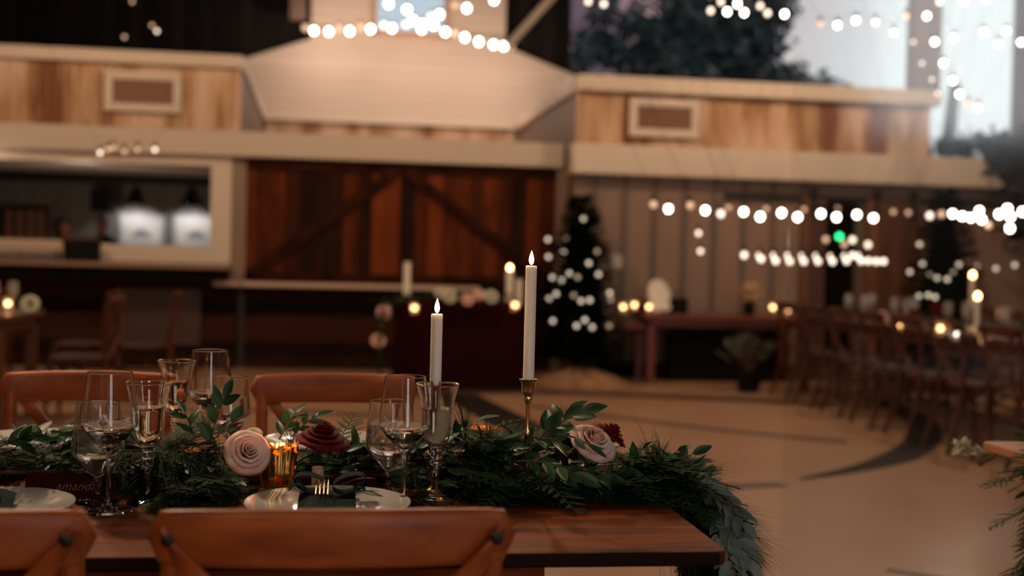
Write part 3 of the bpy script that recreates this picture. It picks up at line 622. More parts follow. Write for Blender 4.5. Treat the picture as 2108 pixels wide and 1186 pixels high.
# napkins
def cloth_grid(fn, nu, nv, th=.0015):
    vs = []; fs = []
    for i in range(nu+1):
        for j in range(nv+1): vs.append(Vector(fn(i/nu, j/nv)))
    m = len(vs); vs += [v-Vector((0, 0, th)) for v in vs]
    for i in range(nu):
        for j in range(nv):
            a = i*(nv+1)+j; q = (a, a+nv+1, a+nv+2, a+1); fs.append(q); fs.append(tuple(x+m for x in q[::-1]))
    for i in range(nu):
        for j in (0, nv): a = i*(nv+1)+j; fs.append((a, a+nv+1, a+nv+1+m, a+m))
    for j in range(nv):
        for i in (0, nu): a = i*(nv+1)+j; fs.append((a, a+1, a+1+m, a+m))
    return MB().add(vs, fs)
t = thing('napkin', 'dark green napkin tied in a bow on the centre plate', 'napkin', (-.012, 2.13, TZ+.0065))
cloth_grid(lambda u, v: (-.055+.10*u, -.12+.22*v, .008+.004*math.sin(u*7)+.012*math.sin(PI*u)*(.6+.4*math.sin(v*5))+.006*v), 20, 24).build('folded_cloth', napkin_m, t)
def loop(side):
    w = .021
    def fn(u, v):
        a = u*2*PI; x = side*(.004+.030*(1-math.cos(a))); z = .030+.015*math.sin(a)+.006*(1-math.cos(a)); return (x, .055+(v-.5)*2*w+.01*math.sin(a/2), z)
    return cloth_grid(fn, 28, 5, .0012)
loop(1).build('bow_loop', napkin_m, t); loop(-1).build('bow_loop', napkin_m, t)
cloth_grid(lambda u, v: (-.045-.028*u+.004*math.sin(v*6), .02+.06*v, .03+.010*math.sin(u*PI)), 8, 10).build('ribbon_tail', napkin_m, t)
cloth_grid(lambda u, v: (.042+.02*u, .015+.05*v, .028+.008*math.sin(u*PI)), 8, 10).build('ribbon_tail', napkin_m, t)
for i in range(4):
    x = -.024+i*.0068; MB().tube(spl([(x, .088, .012), (x, .080, .036), (x, .03, .040), (x, -.05, .036)]), .0013, 6).build('gold_cord', gilt_m, t)
t = thing('napkin', 'dark napkin folded on the left plate', 'napkin', (-.60, 2.11, TZ+.0065))
cloth_grid(lambda u, v: (-.09+.17*u-.03*v, -.11+.2*v, .007+.012*math.sin(PI*u)+.008*math.sin(v*9+u*6)+.004), 24, 24).build('folded_cloth', napkin_m, t)
MB().tube(spl([(-.0, .0, .03), (.03, .05, .034), (.0, .1, .03)]), .0022, 6).build('tie', twig_m, t)
# place cards
t = thing('place_card', 'burgundy place card lettered amanda beside the left plate', 'place card', (-.478, 2.262, TZ), 0)
card = MB().box((-.075, -.0004, 0), (.08, .0004, .046)).build('card', card_m, t, False); card.rotation_euler.x = math.radians(-8)
fc = bpy.data.curves.new('lettering', 'FONT'); fc.body = 'amanda'; fc.size = .022; fc.extrude = .0001; fc.shear = .45; fc.align_x = 'CENTER'; fc.space_character = 1.05
fo = bpy.data.objects.new('lettering', fc); COL.objects.link(fo); fo.data.materials.append(ink_m); fo.parent = t; fo.location = (.012, .0, .016); fo.rotation_euler = (math.radians(82), 0, 0); fo.location.y = -.0015
bpy.context.view_layer.update(); _me = bpy.data.meshes.new_from_object(fo.evaluated_get(bpy.context.evaluated_depsgraph_get())); _mo = bpy.data.objects.new('lettering', _me)
COL.objects.link(_mo); _mo.parent = t; _mo.location = fo.location; _mo.rotation_euler = fo.rotation_euler; bpy.data.objects.remove(fo); _mo.name = 'lettering'
t = thing('place_card', 'burgundy place card held by a cork behind the centre plate', 'place card', (.03, 2.325, TZ), math.radians(4))
c2 = MB().box((-.036, -.0004, 0), (.044, .0004, .040)).build('card', card_m, t, False); c2.rotation_euler.x = math.radians(-8)
tag(MB().lathe([(0, 0), (.0105, 0), (.0112, .001), (.0112, .049), (.0105, .05), (0, .05)], 24).build('cork', cork_m, None, loc=(-.0365, 2.31, TZ)), 'upright wine cork behind the centre plate', 'cork')

# ------------------------------------------------------------------ candles
def flame(parent, loc, s=1.0, mat=None):
    MB().lathe([(0, 0), (.0038*s, .004*s), (.0052*s, .010*s), (.0042*s, .017*s), (.002*s, .024*s), (.0, .030*s)], 14, loc).build('flame', mat or flame_m, parent)
def taper(loc, L_, label, r=.0108):
    t = thing('taper_candle', label, 'candle', loc)
    n = 40; vs = []; fs = []
    prof = [(0, 0), (r*.92, 0), (r, .01), (r, L_*.5), (r, L_-.006), (r*1.02, L_-.002), (r*.9, L_), (r*.55, L_-.003), (.0, L_-.004)]
    MB().lathe(prof, n, ridges=10, amp=.018).build('wax', wax, t, angle=60)
    MB().tube([(0, 0, L_-.005), (.0003, 0, L_+.006)], .0009, 6).build('wick', black_m, t)
    flame(t, (0, 0, L_+.001), .95)
    pl = point('candle_flame_light', (loc[0], loc[1], loc[2]+L_+.022), .35, (1, .62, .32), .008)
    return t
def holder(loc, h, label):
    t = thing('candle_holder', label, 'candle holder', loc)
    base = [(0, 0), (.041, 0), (.042, .002), (.038, .005), (.022, .008), (.010, .014), (.0055, .022)]
    if h > .15: mid = [(.0045, .06), (.0042, h*.45), (.006, h*.5), (.0075, h*.52), (.006, h*.54), (.0042, h*.58), (.0038, h-.05), (.007, h-.042), (.0085, h-.038), (.007, h-.034)]
    else: mid = [(.008, .03), (.0115, .038), (.008, .046), (.0055, .05), (.0095, .058), (.0105, .063), (.0085, .068)]
    cup = [(.010, h-.030), (.0125, h-.022), (.0135, h-.006), (.0175, h-.002), (.0180, h), (.0145, h+.0005), (.0125, h-.002), (.0122, h-.018), (0, h-.018)]
    MB().lathe(base, 40).build('base', gold_m, t, angle=60)
    MB().lathe([(.0055, .022)]+mid, 24).build('stem', gold_m, t, angle=60)
    MB().lathe([mid[-1]]+cup, 32).build('cup', gold_m, t, angle=60)
    return t
c1 = tz(893, 1020); c2_ = tz(1082, 1014)
holder(c1, .11, 'short gold candle holder behind the centre champagne glass')
taper((c1[0]-.002, c1[1], TZ+.092), .252, 'lit ivory taper, the shorter one, behind the champagne glass')
holder(c2_, .22, 'tall slim gold candle holder rising from the garland')
taper((c2_[0], c2_[1], TZ+.202), .237, 'lit ivory taper on the tall gold holder, tallest on the table')
# gold votive
t = thing('votive_holder', 'gold mercury glass votive glowing between the roses', 'votive', (-.112, 2.33, TZ))
MB().lathe([(0, 0), (.028, 0), (.0285, .002), (.0335, .05), (.0372, .087), (.0358, .087), (.032, .05), (.0265, .005), (0, .005)], 60, ridges=15, amp=.03).build('cup', merc, t, angle=50)
MB().lathe([(0, 0), (.021, 0), (.021, .045), (.0, .043)], 30, (0, 0, .006)).build('tealight', wax, t)
flame(t, (0, 0, .05), .8)
point('votive_light', (-.112, 2.33, TZ+.078), .55, (1, .55, .22), .008)
t = thing('votive_holder', 'small gold rimmed votive half hidden in the garland', 'votive', (.315, 2.60, TZ))
MB().lathe([(0, 0), (.028, 0), (.034, .06), (.037, .085), (.0355, .085), (.032, .05), (.026, .006), (0, .006)], 40).build('cup', merc, t)
MB().lathe([(0, 0), (.022, 0), (.022, .03), (0, .03)], 24, (0, 0, .007)).build('tealight', wax, t)
point('votive_light', (.315, 2.60, TZ+.07), .10, (1, .6, .3), .008); flame(t, (0, 0, .036), .8)

# ------------------------------------------------------------------ roses
def petal(mb, M, o, H, Rm, Wd, phi, curl, seed):
    rnd = random.Random(seed); nu, nv = 8, 8; vs = []; fs = []
    wv = rnd.uniform(-.3, .3)
    for j in range(nv+1):
        v = j/nv; width = Wd*math.sin(PI*(.12+.62*v))**.8*(1 if v < .85 else 1-(v-.85)*2.2)
        r = Rm*o*(.30+.70*v**.7)+curl*Rm*max(0, v-.72)**1.2*1.5
        z = H*(v**.85)*(1-.42*o*v)-curl*Rm*max(0, v-.80)*1.6
        for i in range(nu+1):
            u = -1+2*i/nu; a = phi+u*width; rr = r*(1-.10*(1-abs(u))*(1-o))*(1+.012*math.sin(2.5*u+wv*9))
            vs.append(M @ Vector((rr*math.cos(a), rr*math.sin(a), z-.06*H*u*u*v+.03*H*math.sin(2.2*u+seed)*v)))
    for j in range(nv):
        for i in range(nu): a = j*(nu+1)+i; fs.append((a, a+1, a+nu+2, a+nu+1))
    mb.add(vs, fs)
def rose(name, c, ax, R, mat, label, seed, cat='rose'):
    t = thing(name, label, cat, c); M = Vector(ax).to_track_quat('Z', 'Y').to_matrix(); m = MB(); k = 0
    for ring, (n, o, H, curl) in enumerate(((3, .12, 1.15, 0), (4, .24, 1.18, .05), (5, .38, 1.15, .12), (6, .54, 1.08, .25), (7, .72, .98, .4), (8, .92, .82, .6))):
        for q in range(n):
            petal(m, M, o, H*R*.95, R, .62+.5*(1-o)+.18, 2*PI*q/n+ring*.7+random.Random(seed+k).uniform(-.15, .15), curl, seed*31+k); k += 1
    o = m.build('petals', mat, t, angle=80); s = o.modifiers.new('s', 'SOLIDIFY'); s.thickness = .0006
    MB().lathe([(0, -.012), (.006, -.010), (.010, -.002), (R*.3, .004), (R*.25, .006), (0, .004)], 12, (0, 0, 0), ax).build('calyx', leaf_m, t)
    return t
def pY(px, py, Y): return aY(px, py, Y)
rose('rose', pY(506, 936, 2.27), (.28, -.75, .40), .039, blush_m, 'blush pink rose left of the gold votive', 3)
rose('rose', pY(662, 922, 2.33), (.12, -.18, 1), .048, red_m, 'deep red rose in the middle of the garland', 8)
rose('rose', pY(1215, 922, 2.30), (.30, -.55, .75), .044, blush_m, 'blush pink rose under the leaves at the table end', 5)
rose('rose', pY(1248, 905, 2.40), (.55, -.1, .8), .036, red_m, 'dark red rose behind the blush rose at the table end', 12)
rose('rose', pY(62, 1003, 2.36), (-.2, -.7, .6), .017, blush_m, 'small pale rosebud above the left plate', 15)
rose('rose', pY(522, 897, 2.42), (0, -.6, .8), .016, ivory_m, 'small ivory blossom behind the blush pink rose', 18, 'flower')

# ------------------------------------------------------------------ garland greenery
def blade(mb, p, d, L_, w, up=Vector((0, 0, 1))):
    s = d.cross(up); s = s.normalized()*w/2 if s.length > 1e-4 else Vector((w/2, 0, 0)); q = p+d*L_
    n = s.cross(d).normalized()*w*.35
    mb.add([p-s, p+s, p+d*L_*.6+s*.8+n, q, p+d*L_*.6-s*.8+n], [(0, 1, 2, 4), (4, 2, 3)])
def rv(r): return Vector((r.uniform(-1, 1), r.uniform(-1, 1), r.uniform(-1, 1)))
KEEP = []
def guard(fn):
    def g(mb, *a, **k):
        nv, nf = len(mb.v), len(mb.f); fn(mb, *a, **k)
        if KEEP:
            lo = [min(v[i] for v in mb.v[nv:]) for i in range(3)]; hi = [max(v[i] for v in mb.v[nv:]) for i in range(3)]
            for (x0, x1, y0, y1, z0, z1) in KEEP:
                if hi[0] < x0 or lo[0] > x1 or hi[1] < y0 or lo[1] > y1 or hi[2] < z0 or lo[2] > z1: continue
                if any(x0 < v[0] < x1 and y0 < v[1] < y1 and z0 < v[2] < z1 for v in mb.v[nv:]):
                    del mb.v[nv:]; del mb.f[nf:]; return
    return g
@guard
def pine_tuft(mb, p, d, n, L_, r, spread=.6, w=.0012):
    d = d.normalized(); tip = p+d*L_*.55
    mb.tube([p, p+d*L_*.3, tip], [.0018, .0014, .0008], 5)
    for i in range(n):
        k = r.random(); o = p+d*L_*.55*k; v = (d+rv(r)*spread).normalized(); l = L_*r.uniform(.55, .95)
        v2 = (v+Vector((0, 0, -.22))).normalized(); s = v.cross(Vector((0, 0, 1))).normalized()*w/2; m1 = o+v*l*.5; q = m1+v2*l*.5
        mb.add([o-s, o+s, m1+s, m1-s, q], [(0, 1, 2, 3), (3, 2, 4)])
@guard
def cedar(mb, p, d, L_, r, up=Vector((0, 0, 1))):
    d = d.normalized(); sd = d.cross(up)
    if sd.length < .1: sd = d.cross(Vector((1, 0, 0)))
    sd.normalize(); nrm = sd.cross(d); n = int(L_/.009); bend = r.uniform(-.25, .05)
    ps = []
    for i in range(n+1):
        t = i/n; q = p+d*L_*t+nrm*bend*L_*t*t+sd*.0; ps.append(q)
    mb.tube(ps[::3]+[ps[-1]], .0011, 4)
    for i in range(2, n):
        t = i/n; s = 1 if i % 2 else -1; bl = .42*L_*(1-t)**.8*(.3+.7*min(1, t*4))+.006; bd = (d*.80+sd*s*.75+nrm*r.uniform(-.15, .15)).normalized()
        m = max(2, int(bl/.006)); o = ps[i]
        wv = nrm.cross(bd).normalized()*.0012; e = o+bd*bl; mb.add([o-wv, o+wv, e+wv*.4, e-wv*.4], [(0, 1, 2, 3)])
        for j in range(1, m+1):
            for s2 in (-1, 1):
                tt = j/m; l2 = .0135*(1-tt*.6); c = o+bd*bl*tt; dd = (bd*.8+bd.cross(nrm)*s2*.62).normalized(); wq = nrm.cross(dd).normalized()*.0021
                mb.add([c-wq, c+wq, c+dd*l2], [(0, 1, 2)])
@guard
def leaf(mb, p, d, nrm, L_, Wd, fold=.25, bend=.2):
    d = d.normalized(); s = d.cross(nrm)
    if s.length < .05: s = d.cross(Vector((.3, .5, .8)))
    s.normalize(); nrm = s.cross(d).normalized(); vs = []; fs = []; n = 8
    for i in range(n+1):
        t = i/n; w = Wd/2*(math.sin(PI*min(1, t**.85)))**.8 if 0 < t < 1 else .0004
        c = p+d*L_*t-nrm*bend*L_*t*t
        vs += [c-s*w+nrm*w*fold, c-s*w*.5+nrm*w*fold*.35, c, c+s*w*.5+nrm*w*fold*.35, c+s*w+nrm*w*fold]
    for i in range(n):
        for k in range(4): a = i*5+k; fs.append((a, a+1, a+6, a+5))
    mb.add(vs, fs)
def sprig(lm, tm, base, tip, n, L_, Wd, r, droop=.0):
    base = Vector(base); tip = Vector(tip); d = tip-base; pts = [base+d*t+Vector((0, 0, -droop*t*t+.15*d.length*math.sin(PI*t)*.5)) for t in [i/8 for i in range(9)]]
    tm.tube(pts, [.0016]*8+[.0008], 5)
    for i in range(n):
        t = .12+.88*i/max(1, n-1); k = min(7, int(t*8)); p = pts[k].lerp(pts[k+1], t*8-k); tg = (pts[k+1]-pts[k]).normalized()
        s = 1 if i % 2 else -1; side = tg.cross(Vector((0, -.4, 1))).normalized()
        dd = tg*.75+side*s*.75+rv(r)*.22 if i < n-1 else tg
        leaf(lm, p, dd, (Vector((0, -.6, .8))+rv(r)*.5).normalized(), L_*r.uniform(.8, 1.1), Wd*r.uniform(.85, 1.1), .25, r.uniform(0, .3))
def path_pt(P, t):
    k = t*(len(P)-1); i = min(int(k), len(P)-2); return P[i].lerp(P[i+1], k-i), (P[i+1]-P[i]).normalized()
def garland(name, label, path, group, seed, n_pine, n_cedar, n_leaf, sprigs=(), grey=(), width=.13, cols=None, extra_cedar=(), extra_pine=()):
    r = random.Random(seed); t = thing(name, label, 'garland', (0, 0, 0)); c0 = Vector(path[len(path)//2]); t.location = c0
    pm, cm, lm, gm, tm = MB(), MB(), MB(), MB(), MB()
    P = spl(path, 8); tm.tube([p_-Vector((0, 0, .018)) if p_.z > .75 else p_ for p_ in P] if name == 'table_garland' else P, .004, 7)
    for i in range(n_pine):
        p, tg = path_pt(P, r.random()); side = tg.cross(Vector((0, 0, 1)));
        side = side.normalized() if side.length > .3 else Vector((0, -1, 0))
        a = r.uniform(-.25, PI+.25); out = side*math.cos(a)+Vector((0, 0, 1))*max(-.1, math.sin(a))*.6 if tg.z > -.6 else Vector((math.cos(a*2), math.sin(a*2), -.3))
        d = (out*r.uniform(.5, 1.1)+tg*r.uniform(-.2, .9)).normalized()
        if tg.z > -.6: d.z = min(d.z, .28)
        q = p+out*r.uniform(0, .04)
        pine_tuft(pm, q, d, 44, r.uniform(.075, .125), r, .45)
    for i in range(n_cedar):
        p, tg = path_pt(P, r.random()); side = tg.cross(Vector((0, 0, 1))); side = side.normalized() if side.length > .3 else Vector((0, -1, 0))
        s = r.choice((-1, 1, 1)); out = side*s
        d = (out*r.uniform(.5, 1)+tg*r.uniform(.1, 1)+Vector((0, 0, r.uniform(-.1, .35)))) if tg.z > -.6 else (Vector((r.uniform(-.6, .8), r.uniform(-.8, .6), -.9)))
        cedar(cm, p+out*.02+Vector((0, 0, r.uniform(.0, .04))), d, r.uniform(.10, .17), r)
    if name == 'table_garland':
        for i in range(3600):
            x = r.uniform(-1.4, .60); s = r.choice((-1, -1, 1)); p = Vector((x, 2.355+s*r.uniform(.0, .12), r.uniform(.766, .81)))
            d = Vector((r.uniform(-.3, 1.1), s*r.uniform(.4, 1), r.uniform(-.15, .12)))
            if i % 5 > 1: cedar(cm, p, d, r.uniform(.06, .12), r)
            elif i % 5 == 1: pine_tuft(pm, p, d, 40, r.uniform(.06, .10), r, .35)
            elif i % 10 == 0: leaf(lm, p+Vector((0, 0, .012)), d+Vector((0, 0, .2)), Vector((0, -.5, .8))+rv(r)*.4, r.uniform(.04, .06), .019)
    for i in range(n_leaf):
        p, tg = path_pt(P, r.random()); a = r.uniform(0, PI); side = tg.cross(Vector((0, 0, 1))); side = side.normalized() if side.length > .3 else Vector((0, -1, 0))
        o = side*math.cos(a)+Vector((0, 0, 1))*math.sin(a)*.7; q = p+o*.05
        leaf(lm, q, (o*.7+tg*r.uniform(-.4, 1)+rv(r)*.4), (o+rv(r)*.5+Vector((0, 0, .3))).normalized(), r.uniform(.04, .065), r.uniform(.016, .024), .2, .25)
    for b_, e_, n_, L_, W_ in sprigs: sprig(lm, tm, b_, e_, n_, L_, W_, r)
    for b_, e_, n_, L_, W_ in grey: sprig(gm, tm, b_, e_, n_, L_, W_, r)
    for b_, d_, L_ in extra_cedar: cedar(cm, Vector(b_), Vector(d_), L_, r)
    for b_, d_, L_ in extra_pine: pine_tuft(pm, Vector(b_), Vector(d_), 70, L_, r, .35)
    for m, nm, mt in ((pm, 'pine_needles', pine_m), (cm, 'cedar_fronds', cedar_m), (lm, 'broad_leaves', leaf_m), (gm, 'silver_leaves', leaf_grey), (tm, 'twigs', twig_m)):
        if m.v:
            m.v = [(x-c0.x, y-c0.y, z-c0.z) for x, y, z in m.v]
            zc = [i for i, v in enumerate(m.v)]
            # foliage rests on the table: nothing dips below the board
            if name == 'table_garland':
                m.v = [(x, y, max(z, TZ+.003-c0.z+.004*((i*7) % 5)/5) if x+c0.x < .612 else z) for i, (x, y, z) in enumerate(m.v)]
            m.build(nm, mt, t, smooth=(nm in ('broad_leaves', 'silver_leaves')), angle=80)
    return t
def q(px, py, Y): return aY(px, py, Y)
def keep_c(x, y, r_, h_=1.05): KEEP.append((x-r_, x+r_, y-r_, y+r_, .7, h_))
for o_ in list(COL.objects):
    n_ = o_.name.split('.')[0]
    if o_.parent is None:
        if n_ in ('wine_glass', 'water_glass', 'champagne_glass') and o_.location.y < 3:
            keep_c(o_.location.x, o_.location.y, .014, .86); KEEP.append((o_.location.x-.030, o_.location.x+.030, o_.location.y-.036, o_.location.y+.02, .855, 1.02))
        if n_ == 'candle_holder': keep_c(o_.location.x, o_.location.y, .009)
        if n_ == 'dinner_plate' and o_.location.y < 2.4: keep_c(o_.location.x, o_.location.y, .115)
        if n_ == 'dinner_plate' and o_.location.y > 2.4: keep_c(o_.location.x, o_.location.y, .12)
        if n_ == 'rose' and o_.location.y < 3:
            R_ = .034 if abs(o_.location.x+.2) > 0 else .03; l_ = o_.location; KEEP.append((l_.x-R_, l_.x+R_, l_.y-.07, l_.y+.01, l_.z-.03, l_.z+.06))
KEEP.append((-.155, -.068, 2.19, 2.372, .775, .95))
KEEP.append((-.155, -.068, 2.16, 2.25, .7, .95))
KEEP.append((-.05, .075, 2.25, 2.335, .7, .80)); KEEP.append((-.56, -.39, 2.22, 2.268, .7, .808))
GP = [(-1.45, 2.36, .80), (-.9, 2.37, .80), (-.5, 2.36, .81), (-.15, 2.37, .80), (.15, 2.38, .80), (.38, 2.36, .815), (.56, 2.34, .80), (.68, 2.30, .765), (.745, 2.26, .68), (.765, 2.24, .54), (.76, 2.22, .36)]
sprigs = [
    (q(430, 925, 2.36), q(462, 820, 2.36), 7, .050, .021), (q(440, 905, 2.33), q(518, 850, 2.30), 6, .050, .021), (q(400, 900, 2.36), q(380, 850, 2.38), 4, .04, .018),
    (q(575, 905, 2.42), q(610, 850, 2.46), 6, .042, .017), (q(600, 900, 2.45), q(652, 858, 2.47), 6, .042, .016), (q(925, 915, 2.40), q(975, 872, 2.38), 3, .055, .026),
    (q(1010, 930, 2.35), q(1150, 905, 2.28), 9, .060, .026), (q(1090, 930, 2.30), q(1170, 850, 2.32), 7, .058, .026), (q(1120, 900, 2.28), q(1195, 850, 2.26), 5, .058, .026),
    (q(1060, 950, 2.26), q(1180, 975, 2.20), 8, .058, .024), (q(950, 935, 2.38), q(1050, 915, 2.40), 7, .055, .024), (q(1120, 990, 2.20), q(1240, 985, 2.2), 7, .05, .024), (q(1150, 895, 2.20), q(1210, 915, 2.18), 3, .045, .014),
    (q(1330, 990, 2.35), q(1395, 930, 2.40), 5, .045, .016), (q(1350, 990, 2.35), q(1425, 935, 2.38), 4, .048, .018), (q(1390, 1000, 2.3), q(1455, 968, 2.35), 4, .04, .016),
    (q(60, 930, 2.36), q(170, 885, 2.42), 8, .055, .022), (q(-20, 930, 2.36), q(90, 895, 2.40), 8, .055, .022), (q(20, 1000, 2.3), q(120, 985, 2.3), 6, .05, .022),
    (q(700, 1000, 2.28), q(770, 985, 2.25), 4, .045, .018), (q(730, 1010, 2.26), q(800, 1030, 2.2), 4, .045, .018), (q(170, 900, 2.42), q(260, 880, 2.44), 5, .05, .02)]
grey = [(q(1425, 985, 2.26), q(1530, 1075, 2.16), 18, .050, .021), (q(1455, 1035, 2.22), q(1542, 1150, 2.12), 18, .050, .021), (q(1470, 1085, 2.18), q(1520, 1200, 2.08), 15, .050, .021), (q(1340, 985, 2.26), q(1450, 1010, 2.26), 8, .045, .02)]
xc = []
for b0, b1, L_ in (((1000, 975, 2.26), (930, 1010, 2.18), .14), ((1060, 985, 2.24), (1010, 1025, 2.15), .14), ((1110, 985, 2.22), (1180, 1025, 2.12), .14), ((1000, 960, 2.28), (920, 960, 2.24), .15), ((760, 960, 2.32), (680, 985, 2.24), .13), ((800, 950, 2.34), (700, 965, 2.28), .14),
                   ((1180, 880, 2.36), (1275, 900, 2.38), .10), ((1170, 870, 2.38), (1250, 860, 2.42), .09), ((1230, 960, 2.3), (1330, 950, 2.3), .14), ((1260, 980, 2.28), (1370, 975, 2.3), .15), ((1300, 960, 2.34), (1400, 960, 2.36), .14), ((820, 985, 2.3), (880, 1010, 2.2), .13),
                   ((930, 960, 2.26), (1060, 1010, 2.14), .16), ((640, 960, 2.3), (610, 1010, 2.2), .11), ((400, 900, 2.45), (470, 880, 2.48), .11), ((720, 930, 2.45), (780, 905, 2.48), .09), ((980, 890, 2.42), (1040, 895, 2.45), .09)):
    B = q(*b0); E_ = q(*b1); xc.append((B, E_-B, L_))
xp = []
rr = random.Random(5)
for i in range(95):
    B = q(rr.uniform(320, 500), rr.uniform(920, 1000), rr.uniform(2.30, 2.38)); xp.append((B, Vector((rr.uniform(-.6, .45), -.8, rr.uniform(-.6, .0))), rr.uniform(.09, .13)))
for i in range(60):
    B = q(rr.uniform(-30, 330), rr.uniform(925, 985), rr.uniform(2.30, 2.42)); xp.append((B, Vector((rr.uniform(-.8, .8), -.7, rr.uniform(-.4, .1))), rr.uniform(.08, .12)))
for i in range(34):
    B = q(rr.uniform(1260, 1380), rr.uniform(985, 1020), rr.uniform(2.25, 2.34)); xp.append((B, Vector((.8, -.5, rr.uniform(-.8, -.3))), rr.uniform(.10, .15)))
for i in range(20):
    B = q(rr.uniform(1380, 1480), rr.uniform(1020, 1120), rr.uniform(2.18, 2.30)); xp.append((B, Vector((.3, -.2, -1)), rr.uniform(.10, .14)))
garland('table_garland', 'pine, cedar and broad leaf garland running down the near table', GP, None, 11, 420, 460, 260, sprigs, grey, extra_cedar=xc, extra_pine=xp)
KEEP.clear()
G2 = [(2.9, 2.55, .80), (2.3, 2.55, .80), (1.95, 2.6, .80), (1.80, 2.62, .79), (1.66, 2.60, .72), (1.62, 2.58, .6), (1.60, 2.56, .42)]
xc2 = []
for b0, b1, L_ in (((2090, 975, 2.75), (2005, 1015, 2.7), .11), ((2090, 990, 2.7), (2030, 985, 2.7), .09), ((2108, 1050, 2.7), (2060, 1070, 2.7), .10), ((2108, 1150, 2.6), (2070, 1186, 2.6), .12)):
    B = q(*b0); E_ = q(*b1); xc2.append((B, E_-B, L_))
garland('cedar_garland', 'cedar garland spilling over the table end at the right edge', G2, None, 21, 130, 300, 90, extra_cedar=xc2)
t = thing('flower_cluster', 'two blurred pale green blossoms hanging beside the right table corner', 'flowers', (1.74, 3.12, .70))
for i, (px, py) in enumerate(((1978, 922), (2022, 938))):
    P_ = q(px, py, 3.12)-Vector((1.74, 3.12, .70)); m = MB(); r = random.Random(i)
    for k in range(26): leaf(m, P_, rv(r).normalized()+Vector((0, 0, .2)), rv(r).normalized(), .034, .018, .2, .2)
    m.build('blossom', ivory_m, t)
MB().tube(spl([(.0, -.02, -.02), (.04, -.08, .03), (.10, -.2, .09)]), .004).build('stem', twig_m, t)

# ------------------------------------------------------------------ string lights
def bulb_string(label, Y, pix, mat, r, wire_up=.06, hang=.05):
    r *= .80
    pts = [aY(px, py, Y+dy) for px, py, dy in pix]; c = sum(pts, Vector())/len(pts)
    t = thing('string_light', label, 'string light', c)
    w = MB(); top = [p-c+Vector((0, 0, hang+r)) for p in pts]
    ends = []
    for k0, k1 in ((0, 1), (-1, -2)):
        dv = top[k0]-top[k1]; dv.z = 0; dv = dv.normalized(); e_ = top[k0]+dv*1.2; e_.z = 6.0-c.z; ends.append([top[k0], top[k0]+dv*.5+Vector((0, 0, .25*(e_.z-top[k0].z))), e_])
    w.tube(ends[0][::-1]+top[1:-1]+ends[1], .0014, 5)
    for p in pts: w.lathe([(.012, 0), (.016, .01), (.014, hang)], 8, p-c+Vector((0, 0, r*.9)))
    w.build('wire', black_m, t)
    proto = None
    for i, p in enumerate(pts):
        m = mat[i] if isinstance(mat, list) else mat
        o = MB().sphere((0, 0, 0), r, 12, 8, (1, 1, 1.15)).build('bulb', m, t, loc=p-c)
    return t
H, Mi, Lo = bulb_hot, bulb_mid, bulb_low
bulb_string('row of glowing bulbs hung low across the pale gable', 16.5, [(628, 57, 0), (646, 63, 0), (677, 65, 0), (698, 58, .2), (720, 64, 0), (742, 56, .2), (763, 60, 0), (790, 52, .1), (807, 58, 0), (836, 50, 0), (868, 60, 0), (893, 52, 0), (917, 66, 0), (936, 68, .2), (957, 77, 0), (986, 86, 0), (1016, 92, 0), (1037, 95, 0), (1053, 94, .2)],
            [Lo, H, H, Lo, H, Lo, H, Mi, H, Mi, H, H, H, Lo, H, H, H, H, Lo], .05)
bulb_string('upper bulb string crossing in front of the gable window', 16.0, [(800, 8, 0), (838, 20, 0), (850, 42, 0), (870, 50, 0), (888, 34, 0), (905, 30, 0), (936, 10, 0), (961, 17, 0), (1017, 0, 0)], [H, H, H, H, Mi, H, Lo, H, H], .05)
# reflected bulbs on the right, built as solid bulbs on strings
def many(label, Y, xy, m, r):
    if xy[0][1] < 100: r *= .78
    return bulb_string(label, Y, [(x, y, 0) for x, y in xy], m, r)
many('reflected bulb string looping high over the dark reflected tree', 11.0, [(1211, 3), (1243, 8), (1463, 22), (1497, 24), (1532, 26), (1580, 27), (1615, 29)], [Mi, Mi, Mi, H, H, Mi, H], .04)
many('reflected bulb string against the bright sky left of the mauve post', 11.3, [(1484, 4), (1518, 8), (1565, 12)], [Mi, H, Mi], .04)
many('reflected pear bulb string in the pale sky', 10.6, [(1688, 50), (1724, 52), (1762, 42), (1802, 46), (1840, 67), (1865, 34)], [Lo, H, H, Mi, Mi, Lo], .036)
many('curving reflected bulb string falling beside the mauve post', 10.8, [(1908, 33), (1924, 86), (1942, 130), (1961, 166), (1975, 194), (1993, 214), (2013, 221)], [H, H, H, H, H, Lo, Mi], .038)
many('second short reflected bulb string nearest the mauve post', 11.6, [(1880, 86), (1898, 130), (1918, 163), (1930, 192)], Mi, .024)
many('reflected bulb string in the top right corner', 10.5, [(1934, 4), (1984, 2), (2030, 0)], [Mi, H, Mi], .036)
many('reflected bulb string across the pale sky at the right edge', 10.9, [(1964, 78), (2025, 66), (2055, 90), (2072, 64), (2102, 87)], [H, H, Mi, H, H], .036)
many('long upper row of reflected bulbs before the taupe wall', 10.4, [(1345, 421), (1376, 430), (1452, 433), (1531, 436), (1609, 438), (1690, 440), (1764, 442)], [Lo, H, H, H, H, H, H], .034)
many('second row of reflected bulbs crossing just below the upper row', 10.0, [(1421, 423), (1484, 440), (1565, 446), (1642, 447), (1722, 447), (1798, 449)], [Lo, Mi, H, H, H, H], .034)
many('faint row of reflected amber bulbs before the taupe wall', 11.6, [(1500, 427), (1577, 430), (1655, 431), (1724, 430), (1839, 436), (1870, 438)], Lo, .028)
many('straight receding row of reflected bulbs over the gift table', 11.2, [(1532, 525), (1564, 527), (1594, 527), (1623, 527), (1652, 528), (1681, 528), (1711, 529), (1740, 528), (1755, 526), (1768, 528)], Mi, .034)
